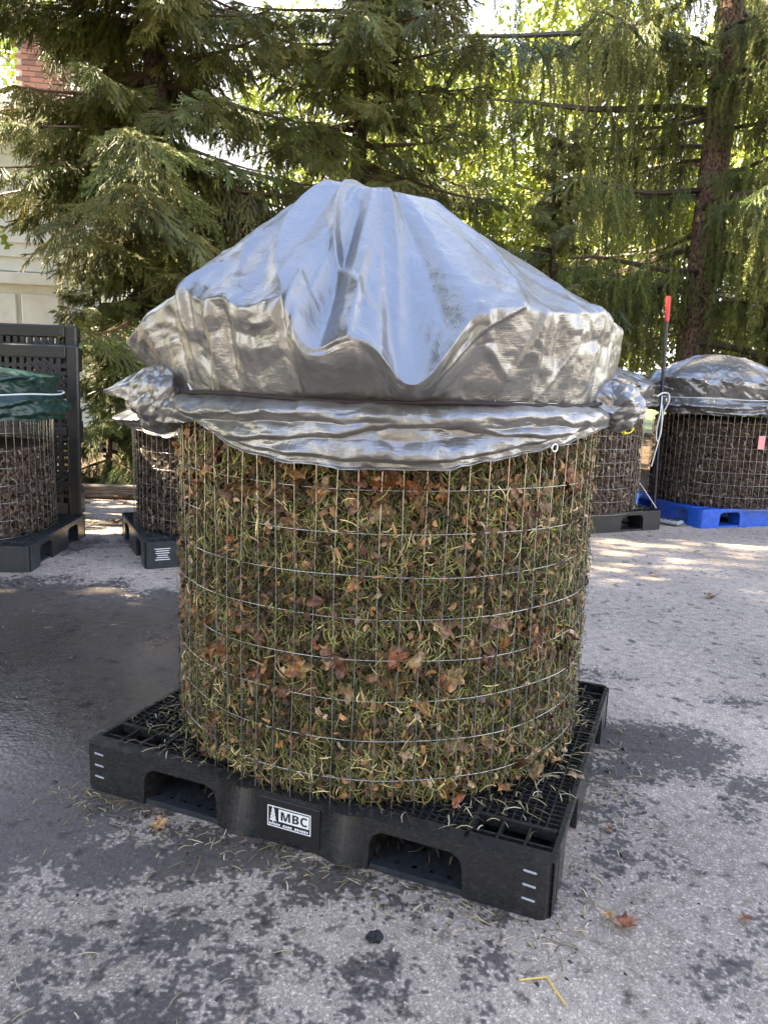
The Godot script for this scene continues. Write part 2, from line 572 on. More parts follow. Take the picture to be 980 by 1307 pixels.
func house() -> void:
	var h := thing("white_house", "white clapboard house with panelled door behind the left spruce", "house", Vector3(-4.05, -0.05, -9.0), 0.12)
	var m := mb()
	m.box(Vector3(-4.0, 2.1, -3.0), Vector3(7.98, 4.2, 5.9))
	put(h, "wall", m.mesh(), M.white_paint)
	# clapboards: each a wedge, its lower edge proud
	var b := mb()
	var L := 8.0
	b.quad(Vector3(-L, 0, 0.05), Vector3(0, 0, 0.05), Vector3(0, 0.2, 0.02), Vector3(-L, 0.2, 0.02))
	b.quad(Vector3(-L, 0, 0.0), Vector3(0, 0, 0.0), Vector3(0, 0, 0.05), Vector3(-L, 0, 0.05))
	b.quad(Vector3(0, 0, 0.05), Vector3(0, 0, 0.0), Vector3(0, 0.2, 0.0), Vector3(0, 0.2, 0.02))
	var bm := b.mesh()
	for k in 9:
		put(h, "clapboard", bm, M.white_paint, Vector3(0, 2.44 + 0.19 * k, -0.05))
	var c := mb()
	c.cbox(Vector3(0.03, 2.1, -0.02), Vector3(0.10, 4.2, 0.14), 0.01)
	put(h, "corner_board", c.mesh(), M.white_paint)
	var d := mb()
	d.cbox(Vector3(-1.66, 2.34, 0.0), Vector3(3.24, 0.16, 0.10), 0.01)
	put(h, "door_frame", d.mesh(), M.white_paint)
	var pm := mb()
	pm.cbox(Vector3.ZERO, Vector3(0.50, 0.46, 0.05), 0.015)
	var pmesh := pm.mesh()
	for r in 4:
		for q in 5:
			put(h, "door_panel", pmesh, M.white_paint, Vector3(-0.42 - 0.56 * q, 0.32 + 0.53 * r, -0.03))
	var ro := mb()
	ro.cbox(Vector3(-4.0, 4.28, -3.0), Vector3(8.6, 0.16, 6.6), 0.03)
	put(h, "roof", ro.mesh(), M.white_paint)
	# brick chimney
	var ch := mb()
	ch.box(Vector3(-0.62, 5.0, -1.6), Vector3(0.60, 2.6, 0.5))
	var chim := put(h, "chimney", ch.mesh(), M.mortar)
	var br := mb()
	br.box(Vector3.ZERO, Vector3(0.188, 0.06, 0.03))
	var brm := br.mesh()
	for r in 25:
		for q in 3:
			var x := -0.62 + 0.2 * (q - 1) + (0.05 if r % 2 == 1 else -0.04)
			put(chim, "brick", brm, M.red_brick if (r * 7 + q * 5) % 3 else M.red_brick_dark, Vector3(x, 4.42 + 0.076 * r, -1.345))
			put(chim, "brick", brm, M.red_brick if (r * 5 + q) % 3 else M.red_brick_dark, Vector3(-0.31, 4.42 + 0.076 * r, -1.6 + 0.17 * (q - 1))).rotation.y = PI / 2

# ---------------------------------------------------------------- vegetation
func needles_on(b: MB, a: Vector3, e: Vector3, step: float, len: float, wid: float, g: RandomNumberGenerator, up_bias := 0.0) -> void:
	var d := (e - a)
	var L := d.length()
	d /= L
	var s := d.cross(Vector3(0.2, 0.9, 0.35)).normalized()
	var t := d.cross(s)
	var k := 0.0
	while k < L:
		for q in 2:
			var an := g.randf() * TAU
			var o := s * cos(an) + t * sin(an)
			o.y += up_bias
			var p := a + d * (k + g.randf() * step)
			var dir := (d * 0.75 + o).normalized()
			var side := dir.cross(o.cross(dir) + Vector3(g.randf() - 0.5, g.randf() - 0.5, g.randf() - 0.5) * 0.8).normalized() * wid * 0.5
			var f := 0.75 + 0.5 * g.randf()
			var col := Color(0.092 * f + 0.016 * g.randf(), 0.128 * f, 0.026 * f)
			b.tri(p - side, p + side, p + dir * len * (0.75 + 0.4 * g.randf()), col)
		k += step

func twig(b: MB, a: Vector3, e: Vector3, g: RandomNumberGenerator, len := 0.021) -> void:
	b.tube([a, a.lerp(e, 0.5), e], [0.0045, 0.006, 0.003], 3, Color(0.045, 0.060, 0.018), false)
	needles_on(b, a, e, 0.0048, len, 0.0046, g)

func spray_mesh(sd: int, L: float, pairs: int, droop: float) -> MB:
	var g := RandomNumberGenerator.new()
	g.seed = sd
	var b := mb(true)
	b.use_n = false
	var stem := []
	for k in 7:
		var t := k / 6.0
		stem.append(Vector3(L * t, -droop * L * t * t, 0.03 * L * sin(t * 3.0 + sd)))
	b.tube(stem, [0.005, 0.0045, 0.004, 0.0035, 0.003, 0.002, 0.001], 3, Color(0.07, 0.045, 0.025), false)
	for k in range(2, 6):
		twig(b, stem[k], stem[k + 1], g)
	for k in pairs:
		var t := 0.06 + 0.86 * k / pairs
		var base: Vector3 = stem[int(t * 6)].lerp(stem[mini(int(t * 6) + 1, 6)], fmod(t * 6, 1.0))
		for s in [-1.0, 1.0]:
			var ln := L * (0.46 * (1.0 - t) + 0.10) * g.randf_range(0.65, 1.2)
			var dir := Vector3(0.75, -0.22 - droop * 0.8 + 0.22 * g.randfn(), s * g.randf_range(0.5, 0.95)).normalized()
			var end := base + dir * ln + Vector3(0.02, -droop * 0.30 * ln, 0)
			twig(b, base, end, g)
			if ln > 0.14:     # twigs of twigs
				for s2 in [-1.0, 1.0]:
					var d2 := (dir + Vector3(0.2, -0.14, 0).rotated(Vector3.UP, s2 * 1.2) * 2.2).normalized()
					twig(b, base.lerp(end, 0.45), base.lerp(end, 0.45) + d2 * ln * 0.40, g)
	return b

func strand_mesh(sd: int, L: float) -> MB:      # a hanging branchlet of a weeping spruce, down along -y
	var g := RandomNumberGenerator.new()
	g.seed = sd
	var b := mb(true)
	b.use_n = false
	var stem := []
	for k in 8:
		var t := k / 7.0
		stem.append(Vector3(0.035 * sin(t * 4.0 + sd), -L * t, 0.03 * cos(t * 3.0 + sd * 2)))
	b.tube(stem, [0.004, 0.003, 0.002, 0.001], 3, Color(0.07, 0.045, 0.025), false)
	for k in 7:
		needles_on(b, stem[k], stem[k + 1], 0.006, 0.025, 0.0055, g)
	for k in int(L / 0.05):
		var t := (k + 0.5) * 0.05 / L
		var base: Vector3 = stem[int(t * 7)].lerp(stem[mini(int(t * 7) + 1, 7)], fmod(t * 7, 1.0))
		var an := g.randf() * TAU
		var ln := g.randf_range(0.05, 0.17) * (1.05 - 0.6 * t)
		var end := base + Vector3(cos(an) * 0.45, -0.85, sin(an) * 0.45) * ln
		needles_on(b, base, end, 0.006, 0.025, 0.0055, g)
	return b

func add_copy(b: MB, src: MB, xf: Transform3D, tint: Color) -> void:
	var k := b.v.size()
	b.v.append_array(xf * src.v)
	var cc := src.c.duplicate()
	for q in cc.size(): cc[q] = cc[q] * tint
	b.c.append_array(cc)
	var ii := src.ix.duplicate()
	for q in ii.size(): ii[q] = ii[q] + k
	b.ix.append_array(ii)

func limb_mesh(sd: int, L: float) -> ArrayMesh:      # a spruce limb along +x with all its sprays
	var g := RandomNumberGenerator.new()
	g.seed = sd
	var b := mb(true)
	b.use_n = false
	var pts := []
	for q in 9:
		var t := q / 8.0
		pts.append(Vector3(L * t, L * (-0.26 * t * t + 0.22 * t * t * t), 0.06 * sin(t * 4.0 + sd)))
	var lr := 0.012 + 0.011 * L
	b.tube(pts, [lr, lr * 0.9, lr * 0.78, lr * 0.66, lr * 0.55, lr * 0.45, lr * 0.35, lr * 0.25, 0.003], 5, Color(0.060, 0.042, 0.030), false)
	var d := 0.22
	var side := 1.0
	while d < L:
		var t := d / L
		var qi := mini(int(t * 8), 7)
		var p: Vector3 = (pts[qi] as Vector3).lerp(pts[qi + 1], t * 8 - qi)
		var along: Vector3 = (pts[qi + 1] - pts[qi]).normalized()
		var out := along.rotated(Vector3.UP, side * g.randf_range(0.45, 1.2))
		out.y += g.randf_range(-0.75, 0.05)
		var sc := g.randf_range(0.7, 1.25) * (1.0 - 0.4 * t)
		var w := g.randf_range(0.7, 1.3)
		add_copy(b, sprays[g.randi() % 3], Transform3D(aim(out, Vector3.UP.rotated(out.normalized(), g.randfn() * 0.5)).scaled(Vector3.ONE * sc), p), Color(w * g.randf_range(0.9, 1.2), w, w))
		side = -side
		d += g.randf_range(0.035, 0.085)
	var tip: Vector3 = (pts[8] - pts[7]).normalized()
	add_copy(b, sprays[0], Transform3D(aim(tip).scaled(Vector3.ONE * 0.8), pts[8] - tip * 0.25), Color(1.15, 1.1, 1.0))
	for k in 7:        # dead bare twigs near the trunk
		var a: Vector3 = (pts[0] as Vector3).lerp(pts[2], g.randf())
		b.tube([a, a + Vector3(g.randf_range(0.1, 0.3), g.randf_range(-0.25, 0.02), g.randfn() * 0.2)], [0.004, 0.0015], 3, Color(0.09, 0.07, 0.055), false)
	return b.mesh()

func curtain_mesh(sd: int, L: float) -> ArrayMesh:      # a level limb along +x hung with long branchlets
	var g := RandomNumberGenerator.new()
	g.seed = sd
	var b := mb(true)
	b.use_n = false
	var pts := []
	for q in 9:
		var t := q / 8.0
		pts.append(Vector3(L * t, 0.05 * sin(t * 7.0 + sd) - 0.05 * L * t * t, 0.10 * sin(t * 5.0 + sd * 1.7)))
	var lr := 0.014 + 0.010 * L
	b.tube(pts, [lr, lr * 0.92, lr * 0.84, lr * 0.74, lr * 0.64, lr * 0.52, lr * 0.4, lr * 0.28, 0.004], 6, Color(0.060, 0.045, 0.033), false)
	var d := 0.3
	while d < L:
		var t := d / L
		var qi := mini(int(t * 8), 7)
		var p: Vector3 = (pts[qi] as Vector3).lerp(pts[qi + 1], t * 8 - qi) + Vector3(0, -0.01, g.randfn() * 0.14)
		var sc := g.randf_range(0.5, 1.35)
		var w := g.randf_range(0.75, 1.35)
		add_copy(b, strands[g.randi() % 3], Transform3D(Basis(Vector3(0, 0, 1), g.randfn() * 0.10).rotated(Vector3.UP, g.randf() * TAU).scaled(Vector3(sc, sc * g.randf_range(0.7, 1.3), sc)), p), Color(w * 1.25, w * 1.12, w * 0.9))
		if g.randf() < 0.16:
			var out := Vector3(g.randfn() * 0.6 + 0.4, -0.45, g.randfn())
			add_copy(b, sprays[g.randi() % 3], Transform3D(aim(out).scaled(Vector3.ONE * g.randf_range(0.6, 1.0)), p), Color(w, w, w))
		d += g.randf_range(0.02, 0.06)
	return b.mesh()

func crown_mesh(sd: int, lobes: int, leaves: int, size: float) -> ArrayMesh:      # a broadleaf crown, 2 m across and 2 m high about the origin
	var g := RandomNumberGenerator.new()
	g.seed = sd
	var b := mb(true)
	b.use_n = false
	for q in lobes:
		var y := g.randf_range(-0.95, 0.95)
		var rr := sqrt(1.0 - 0.75 * y * y) * sqrt(g.randf()) * 0.85
		var az := g.randf() * TAU
		var c := Vector3(cos(az) * rr, y, sin(az) * rr)
		var sp := g.randf_range(0.10, 0.24)
		var tone := g.randf_range(0.75, 1.2)
		b.tube([Vector3(0, y * 0.8 - 0.25, 0), Vector3(c.x * 0.5, y * 0.9 - 0.05, c.z * 0.5), c], [0.014, 0.009, 0.003], 4, Color(0.35, 0.22, 0.6), false)
		for k in leaves:
			var p := c + Vector3(g.randfn(), g.randfn() * 0.8, g.randfn()) * sp * 0.6
			var d := Vector3(g.randfn(), g.randfn() * 0.5 - 0.4, g.randfn()).normalized()
			var s := d.cross(Vector3(g.randfn(), 2.0, g.randfn())).normalized()
			var up := s.cross(d)
			var l := size * g.randf_range(0.7, 1.25)
			var f := g.randf_range(0.75, 1.25) * tone
			var col := Color(f * g.randf_range(0.9, 1.2), f, f)
			b.tri(p, p + d * l, p + d * l * 0.45 + s * l * 0.36 + up * l * 0.07, col)
			b.tri(p, p + d * l * 0.45 - s * l * 0.36 + up * l * 0.07, p + d * l, col)
	return b.mesh()

var sprays := []
var strands := []
var limbs := []
var curtains := []
var clusters := []

func trunk_mesh(H: float, r0: float, bend: float, g: RandomNumberGenerator, from := -0.15) -> Array:
	var pts := []
	var rad := []
	for k in 15:
		var t := k / 14.0
		var y := from + (H - from) * t
		pts.append(Vector3(bend * sin(t * 5.0), y, bend * 0.6 * sin(t * 4.0 + 1.0)))
		rad.append(r0 * (1.0 - 0.93 * t) * (1.0 + 0.45 * exp(-y * 3.5)))
	var b := mb()
	b.tube(pts, rad, 12)
	return [b.mesh(), pts]

func spruce(label: String, at: Vector3, H: float, Lmax: float, y0: float, r0: float, sd: int, dens := 1.0, tint := Color(1, 1, 1)) -> void:
	var g := RandomNumberGenerator.new()
	g.seed = sd
	var o := thing("spruce_tree", label, "tree", at, 0.0, "spruces behind the bins")
	var tm := trunk_mesh(H, r0, 0.05, g)
	put(o, "trunk", tm[0], M.spruce_bark)
	var xf := []
	var cl := []
	for k in limbs.size():
		xf.append([])
		cl.append([])
	var y := y0
	while y < H * 0.97:
		var f := clampf((y - y0) / (H - y0), 0.0, 1.0)
		var az := g.randf() * TAU
		var L := maxf(0.3, Lmax * pow(1.0 - f, 0.8) * g.randf_range(0.62, 1.15))
		if f < 0.08: L *= 0.8
		if sd == 101 and y < 3.2 and cos(az) < -0.1: L *= 0.45
		var a0 := lerpf(-0.20, 0.45, f) + g.randfn() * 0.09
		var s := L / 2.0
		var sw := minf(1.25, s * 1.15 + 0.12)
		var vi := g.randi() % limbs.size()
		xf[vi].append(Transform3D(Basis(Vector3.UP, -az) * Basis(Vector3(0, 0, 1), a0) * Basis(Vector3(1, 0, 0), g.randfn() * 0.12) * Basis.from_scale(Vector3(s, sw, sw if g.randf() < 0.5 else -sw)), Vector3(0, y, 0)))
		var w := g.randf_range(0.8, 1.25)
		cl[vi].append(Color(tint.r * w * g.randf_range(0.9, 1.15), tint.g * w, tint.b * w))
		y += (0.045 if y < 6.8 else 0.085) / dens * g.randf_range(0.5, 1.5)
	var crown := Node3D.new()
	crown.name = "crown"
	o.add_child(crown)
	for k in limbs.size():
		if xf[k].size(): many(crown, "limbs", limbs[k], M.spruce_needles, xf[k], cl[k])

func weeping(label: String, at: Vector3, H: float, r0: float, sd: int, big_limbs: Array) -> void:
	var g := RandomNumberGenerator.new()
	g.seed = sd
	var o := thing("weeping_spruce_tree", label, "tree", at)
	var tm := trunk_mesh(H, r0, 0.07, g)
	put(o, "trunk", tm[0], M.red_bark)
	var xf := []
	var cl := []
	for k in curtains.size():
		xf.append([])
		cl.append([])
	var all := big_limbs.duplicate()
	var y := 1.5
	while y < H * 0.95:
		var az := g.randf() * TAU
		var L := 3.4 * pow(1.0 - y / (H * 1.05), 0.7) * g.randf_range(0.5, 1.0) + 0.3
		all.append([y, Vector3(cos(az), 0, sin(az)), L, g.randfn() * 0.06])
		y += 0.15 if y < 7.0 else 0.22
	for k in all.size():
		var lm = all[k]
		var dir: Vector3 = lm[1]
		var az := atan2(dir.z, dir.x)
		var vi := k % curtains.size()
		var s: float = lm[2] / 3.2
		var sy := clampf(s * 1.1, 0.6, 1.15)
		xf[vi].append(Transform3D(Basis(Vector3.UP, -az) * Basis(Vector3(0, 0, 1), lm[3]) * Basis.from_scale(Vector3(s, sy, 1.0 if k % 2 else -1.0)), Vector3(0, lm[0], 0)))
		var w := g.randf_range(0.85, 1.2)
		cl[vi].append(Color(w, w, w))
	for k in 26:        # bare stubs on the trunk
		var yy := g.randf_range(1.2, 6.5)
		var az := g.randf() * TAU
		var d := Vector3(cos(az), g.randf_range(-0.3, 0.25), sin(az))
		var lb := mb()
		var ln := g.randf_range(0.25, 0.9)
		lb.tube([Vector3(0, yy, 0), Vector3(0, yy, 0) + d * ln * 0.5, Vector3(0, yy - 0.08, 0) + d * ln], [0.022, 0.015, 0.006], 6)
		put(o, "dead_stub", lb.mesh(), M.red_bark)
	var crown := Node3D.new()
	crown.name = "crown"
	o.add_child(crown)
	for k in curtains.size():
		many(crown, "limbs", curtains[k], M.spruce_needles, xf[k], cl[k])

func leafy(called: String, label: String, at: Vector3, H: float, R: float, y0: float, variant: int, col: Color, sd: int, group := "") -> void:
	var g := RandomNumberGenerator.new()
	g.seed = sd
	var o := thing(called, label, "tree", at, 0.0, group)
	var tm := trunk_mesh(H * 0.85, 0.02 + 0.014 * H, 0.12, g)
	put(o, "trunk", tm[0], M.spruce_bark)
	var hy := (H - y0) / 2.0
	many(o, "crown", clusters[variant], M.green_leaves, [Transform3D(Basis(Vector3.UP, g.randf() * TAU).scaled(Vector3(R, hy, R)), Vector3(0, y0 + hy, 0))], [col], "stuff")

func trees() -> void:
	sprays = [spray_mesh(1, 0.60, 7, 0.28), spray_mesh(2, 0.52, 6, 0.5), spray_mesh(3, 0.66, 8, 0.36)]
	strands = [strand_mesh(11, 0.75), strand_mesh(12, 0.95), strand_mesh(13, 0.6)]
	for k in 6: limbs.append(limb_mesh(401 + k, 2.0))
	for k in 4: curtains.append(curtain_mesh(421 + k, 3.2))
	clusters = [crown_mesh(21, 90, 170, 0.045), crown_mesh(22, 80, 190, 0.045), crown_mesh(23, 130, 220, 0.058), crown_mesh(24, 16, 14, 0.11)]
	spruce("large dense spruce in front of the white house", Vector3(-2.25, 0, -6.4), 12.5, 2.35, 0.75, 0.17, 101, 0.95, Color(1.26, 1.12, 0.95))
	spruce("young spruce with boughs down to the ground behind the left bins", Vector3(-2.5, -0.02, -5.35), 2.6, 0.95, 0.12, 0.03, 106, 1.0, Color(1.0, 1.05, 0.9))
	spruce("slim spruce with bare straight trunk above the silver dome", Vector3(-0.12, 0, -7.6), 13.0, 2.0, 1.4, 0.13, 102, 0.65, Color(1.2, 1.1, 0.9))
	spruce("small dark spruce under the drooping branches", Vector3(2.1, 0, -6.4), 3.9, 1.2, 0.5, 0.07, 103, 0.8, Color(1.2, 1.15, 0.9))
	spruce("spruce at the right edge with low dark branches over the bins", Vector3(5.75, 0, -5.7), 11.0, 2.0, 1.6, 0.15, 104, 0.9, Color(1.05, 1.08, 0.9))
	weeping("tall spruce with reddish trunk and long hanging branchlets", Vector3(4.25, 0, -7.6), 14.0, 0.24, 105, [
		[5.15, Vector3(-1, 0.0, 0.12), 4.2, 0.0], [4.45, Vector3(-0.99, -0.01, 0.15), 3.2, -0.02], [5.05, Vector3(-0.8, -0.12, 0.55), 2.6, -0.04],
		[3.05, Vector3(0.85, 0.16, 0.5), 2.0, 0.0], [2.3, Vector3(-0.9, -0.08, 0.4), 2.6, -0.03], [4.7, Vector3(0.9, 0.08, 0.4), 2.2, 0.0], [3.5, Vector3(-0.85, 0.02, 0.5), 2.7, -0.05], [6.3, Vector3(-0.97, 0.02, 0.2), 4.2, -0.02]])
	var grp := "sunlit leafy trees beyond the spruces"
	var at := [[-7.5, -19.0, 10.0, 3.0], [-1.2, -17.0, 9.0, 2.8], [2.4, -15.5, 8.0, 2.6], [5.6, -17.5, 10.0, 3.0], [8.8, -14.5, 9.0, 2.8], [0.6, -22.0, 11.0, 3.4], [12.0, -18.0, 11.0, 3.2], [4.2, -12.6, 8.5, 2.4], [7.6, -11.8, 9.0, 2.4], [1.2, -12.4, 6.5, 2.0]]
	var words := ["behind the house", "behind the slim spruce", "behind the small dark spruce", "behind the hanging branchlets", "behind the reddish trunk", "farthest back in the middle", "at the far right", "nearest behind the weeping spruce", "right behind the reddish trunk", "low behind the dome's right side"]
	for k in at.size():
		leafy("leafy_tree", "yellow-green sunlit leafy tree " + words[k], Vector3(at[k][0], -0.1, at[k][1]), at[k][2], at[k][3], 0.8, k % 2, Color(0.27, 0.32, 0.045), 200 + k, grp)
	leafy("maple_tree", "large leafy tree standing left of the picture", Vector3(-6.4, 0, -0.1), 10.5, 3.5, 2.2, 2, Color(0.13, 0.22, 0.035), 300)
	leafy("maple_tree", "unseen leafy tree added beyond the left one to close gaps in its shade", Vector3(-10.6, 0, 0.2), 12.0, 3.7, 2.0, 2, Color(0.13, 0.22, 0.035), 301)  # added behind the maple to stop sun leaking onto the foreground
	leafy("added_poplar", "unseen slim leafy tree added at left to shade the bed edge and right tarp", Vector3(-7.3, 0, -4.5), 10.8, 1.9, 0.8, 0, Color(0.13, 0.22, 0.035), 303)  # unseen tree added to shade the bed edge and dapple the right tarp
	leafy("young_maple", "bright green young leafy tree at the left edge before the house", Vector3(-4.1, 0, -5.6), 3.4, 0.75, 1.8, 3, Color(0.17, 0.27, 0.04), 302)
	var beh := [[-9.0, 13.5, 10.0], [-4.5, 14.5, 11.0], [0.0, 13.5, 10.5], [4.5, 14.5, 11.5], [9.0, 13.5, 10.0]]  # unseen row added, leaf tone included, so the tarps mirror a darker horizon
	for k in beh.size():
		leafy("leafy_tree", ["leftmost", "second", "middle", "fourth", "rightmost"][k] + " of five unseen trees added behind the viewer to darken what the tarps mirror", Vector3(beh[k][0], -0.1, beh[k][1]), beh[k][2], 3.2, 0.5, k % 2, Color(0.155, 0.145, 0.075), 320 + k, "added trees behind the viewer")

# ---------------------------------------------------------------- pallets
func comb(b: MB, pts: Array, H: float, half: float, zb: float, zt: float, rad: float, xf: Transform3D, flute := 0.0) -> void:
	# a wall seen from its front: pts are (x, lower edge); outer face at z = zt, rounded back at the two ends, inner face at zb
	var fine := []
	for i in pts.size():
		fine.append(pts[i])
		if i + 1 < pts.size():
			var a: Vector2 = pts[i]
			var e: Vector2 = pts[i + 1]
			var cnt := int((e.x - a.x) / 0.012)
			if flute == 0.0 and not (absf(a.x) > half - rad * 1.2 or absf(e.x) > half - rad * 1.2): cnt = 0
			for k in range(1, cnt):
				fine.append(a.lerp(e, float(k) / cnt))
	var Zt := func(x: float, z: float) -> float:
		var ax := absf(x)
		return z - flute * 1.4 * sin(PI * (ax - 0.087) / 0.118) if flute > 0.0 and ax > 0.087 and ax < 0.205 else z
	var Z := func(x: float) -> float:
		var t := clampf((absf(x) - (half - rad)) / rad, 0.0, 1.0)
		var z := zt - rad * (1.0 - sqrt(maxf(0.0, 1.0 - t * t)))
		var ax := absf(x)
		if flute > 0.0 and ax > 0.087 and ax < 0.205:
			z += flute * 0.55 * sin(PI * (ax - 0.087) / 0.118)
		return z
	for i in fine.size() - 1:
		var p: Vector2 = fine[i]
		var q: Vector2 = fine[i + 1]
		var zp: float = Z.call(p.x)
		var zq: float = Z.call(q.x)
		var bp := minf(zb, zp - 0.006) - flute * 1.5
		var bq := minf(zb, zq - 0.006) - flute * 1.5
		if q.x > p.x + 1e-5:
			b.quad(xf * Vector3(p.x, p.y, zp), xf * Vector3(q.x, q.y, zq), xf * Vector3(q.x, H, Zt.call(q.x, zq)), xf * Vector3(p.x, H, Zt.call(p.x, zp)))
			b.quad(xf * Vector3(q.x, q.y, bq), xf * Vector3(p.x, p.y, bp), xf * Vector3(p.x, H, bp), xf * Vector3(q.x, H, bq))
			b.quad(xf * Vector3(p.x, H, zp), xf * Vector3(q.x, H, zq), xf * Vector3(q.x, H, bq), xf * Vector3(p.x, H, bp))
		b.quad(xf * Vector3(p.x, p.y, bp), xf * Vector3(q.x, q.y, bq), xf * Vector3(q.x, q.y, zq), xf * Vector3(p.x, p.y, zp))

func opening(pts: Array, a: float, e: float, top: float) -> void:
	for k in [[0.0, 0.0], [0.004, top - 0.035], [0.012, top - 0.012], [0.034, top]]:
		pts.append(Vector2(a + k[0], k[1]))
	for k in [[0.034, top], [0.012, top - 0.012], [0.004, top - 0.035], [0.0, 0.0]]:
		pts.append(Vector2(e - k[0], k[1]))

func pallet(label: String, pm: Material, W: float, D: float, H: float, at: Vector3, turn: float, pitch: float, group := "") -> Node3D:
	var o := thing("plastic_pallet", label, "pallet", at, turn, group)
	var top := H - 0.030
	var front := [Vector2(-W / 2, 0), Vector2(-W / 2 + 0.03, 0)]
	opening(front, -W * 0.345, -W * 0.163, top)
	opening(front, W * 0.163, W * 0.345, top)
	front.append_array([Vector2(W / 2 - 0.03, 0), Vector2(W / 2, 0)])
	var side := [Vector2(-D / 2 + 0.016, 0), Vector2(-D / 2 + 0.05, 0)]
	opening(side, -D * 0.34, -D * 0.14, top)
	opening(side, D * 0.14, D * 0.34, top)
	side.append_array([Vector2(D / 2 - 0.05, 0), Vector2(D / 2 - 0.016, 0)])
	for s in [0.0, PI]:
		var b := mb()
		comb(b, front, H, W / 2, D / 2 - 0.013, D / 2, 0.03, Transform3D(Basis(Vector3.UP, s), Vector3.ZERO), 0.026 if s == 0.0 and W > 1.25 else 0.0)
		put(o, "front_wall" if s == 0.0 else "rear_wall", b.mesh(), pm)
	for s in [PI / 2, -PI / 2]:
		var b := mb()
		comb(b, side, H - 0.001, 9.0, W / 2 - 0.015, W / 2 - 0.002, 0.03, Transform3D(Basis(Vector3.UP, s), Vector3.ZERO))
		put(o, "side_wall", b.mesh(), pm)
	# nine hollow feet
	for ix in 3:
		for iz in 3:
			var bw := W * (0.145 if ix != 1 else 0.29)
			var bd := D * (0.14 if iz != 1 else 0.24)
			var cx := (ix - 1) * (W / 2 - 0.02 - bw / 2)
			var cz := (iz - 1) * (D / 2 - 0.022 - bd / 2)
			var b := mb()
			for k in 2:
				var e := 1.0 if k == 0 else -1.0
				b.box(Vector3(cx + e * (bw / 2 - 0.004), (H - 0.04) / 2 + 0.006, cz), Vector3(0.008, H - 0.04, bd))
				b.box(Vector3(cx, (H - 0.04) / 2 + 0.006, cz + e * (bd / 2 - 0.004)), Vector3(bw - 0.016, H - 0.04, 0.008))
			b.box(Vector3(cx, 0.012, cz), Vector3(bw - 0.016, 0.012, bd - 0.016))
			put(o, "foot", b.mesh(), pm)
	# runners with drain holes
	for iz in 3:
		var zc := (iz - 1) * (D / 2 - 0.077)
		var cell := 0.011
		var nz := 12
		for sx in [-1.0, 1.0]:
			var b := mb()
			var xa: float = sx * W * 0.254
			var nx := int(W * 0.178 / cell)
			for q in nx:
				for r in nz:
					var hole: bool = (q % 4 == 1) and (r == 2 or r == 9)
					if hole: continue
					var x0 := xa + (q - nx / 2.0) * cell
					var z0 := zc + (r - nz / 2.0) * cell
					b.quad(Vector3(x0, 0.014, z0 + cell), Vector3(x0 + cell, 0.014, z0 + cell), Vector3(x0 + cell, 0.014, z0), Vector3(x0, 0.014, z0))
			for e in [-1.0, 1.0]:
				b.box(Vector3(xa, 0.008, zc + e * (nz * cell / 2 + 0.003)), Vector3(nx * cell, 0.016, 0.006))
			put(o, "runner", b.mesh(), M.grey_plastic if pm == M.black_plastic else pm)  # black pallet: grey stands for dust and for sky reflection put into the colour
	for ix in 3:
		for sz in [-1.0, 1.0]:
			var b := mb()
			b.cbox(Vector3((ix - 1) * (W / 2 - 0.075), 0.008, sz * D * 0.24), Vector3(0.10, 0.014, D * 0.2), 0.003)
			put(o, "side_runner", b.mesh(), pm)
	# deck grating: thin ribs both ways, wider cells at the corners
	var b := mb()
	var kx := int((W - 0.05) / pitch)
	var kz := int((D - 0.05) / pitch)
	var cw := W * 0.15
	var cd := D * 0.115
	for k in range(1, kx):
		var x := -W / 2 + 0.025 + (W - 0.05) * k / kx
		var corner := absf(x) > W / 2 - 0.013 - cw
		var hz := D / 2 - 0.015 - (cd if corner else 0.0)
		b.box(Vector3(x, H - 0.014, 0), Vector3(0.0038, 0.024, hz * 2))
	for k in range(1, kz):
		var z := -D / 2 + 0.025 + (D - 0.05) * k / kz
		var corner := absf(z) > D / 2 - 0.013 - cd
		var hx := W / 2 - 0.015 - (cw if corner else 0.0)
		b.box(Vector3(0, H - 0.0155, z), Vector3(hx * 2, 0.024, 0.0038))
	for sx in [-1.0, 1.0]:
		b.box(Vector3(sx * (W / 2 - 0.013 - cw), H - 0.013, 0), Vector3(0.010, 0.026, D - 0.03))
		for sz in [-1.0, 1.0]:
			b.box(Vector3(sx * (W / 2 - 0.013 - cw / 2), H - 0.0125, sz * (D / 2 - 0.013 - cd)), Vector3(cw - 0.012, 0.025, 0.010))
			for k in 2:
				b.box(Vector3(sx * (W / 2 - 0.013 - cw * (k + 1) / 3.0), H - 0.016, sz * (D / 2 - 0.014 - cd / 2)), Vector3(0.006, 0.024, cd - 0.012))
			b.box(Vector3(sx * (W / 2 - 0.013 - cw / 2), H - 0.0175, sz * (D / 2 - 0.014 - cd / 2)), Vector3(cw - 0.012, 0.024, 0.006))
	put(o, "deck_grating", b.mesh(), pm)
	return o

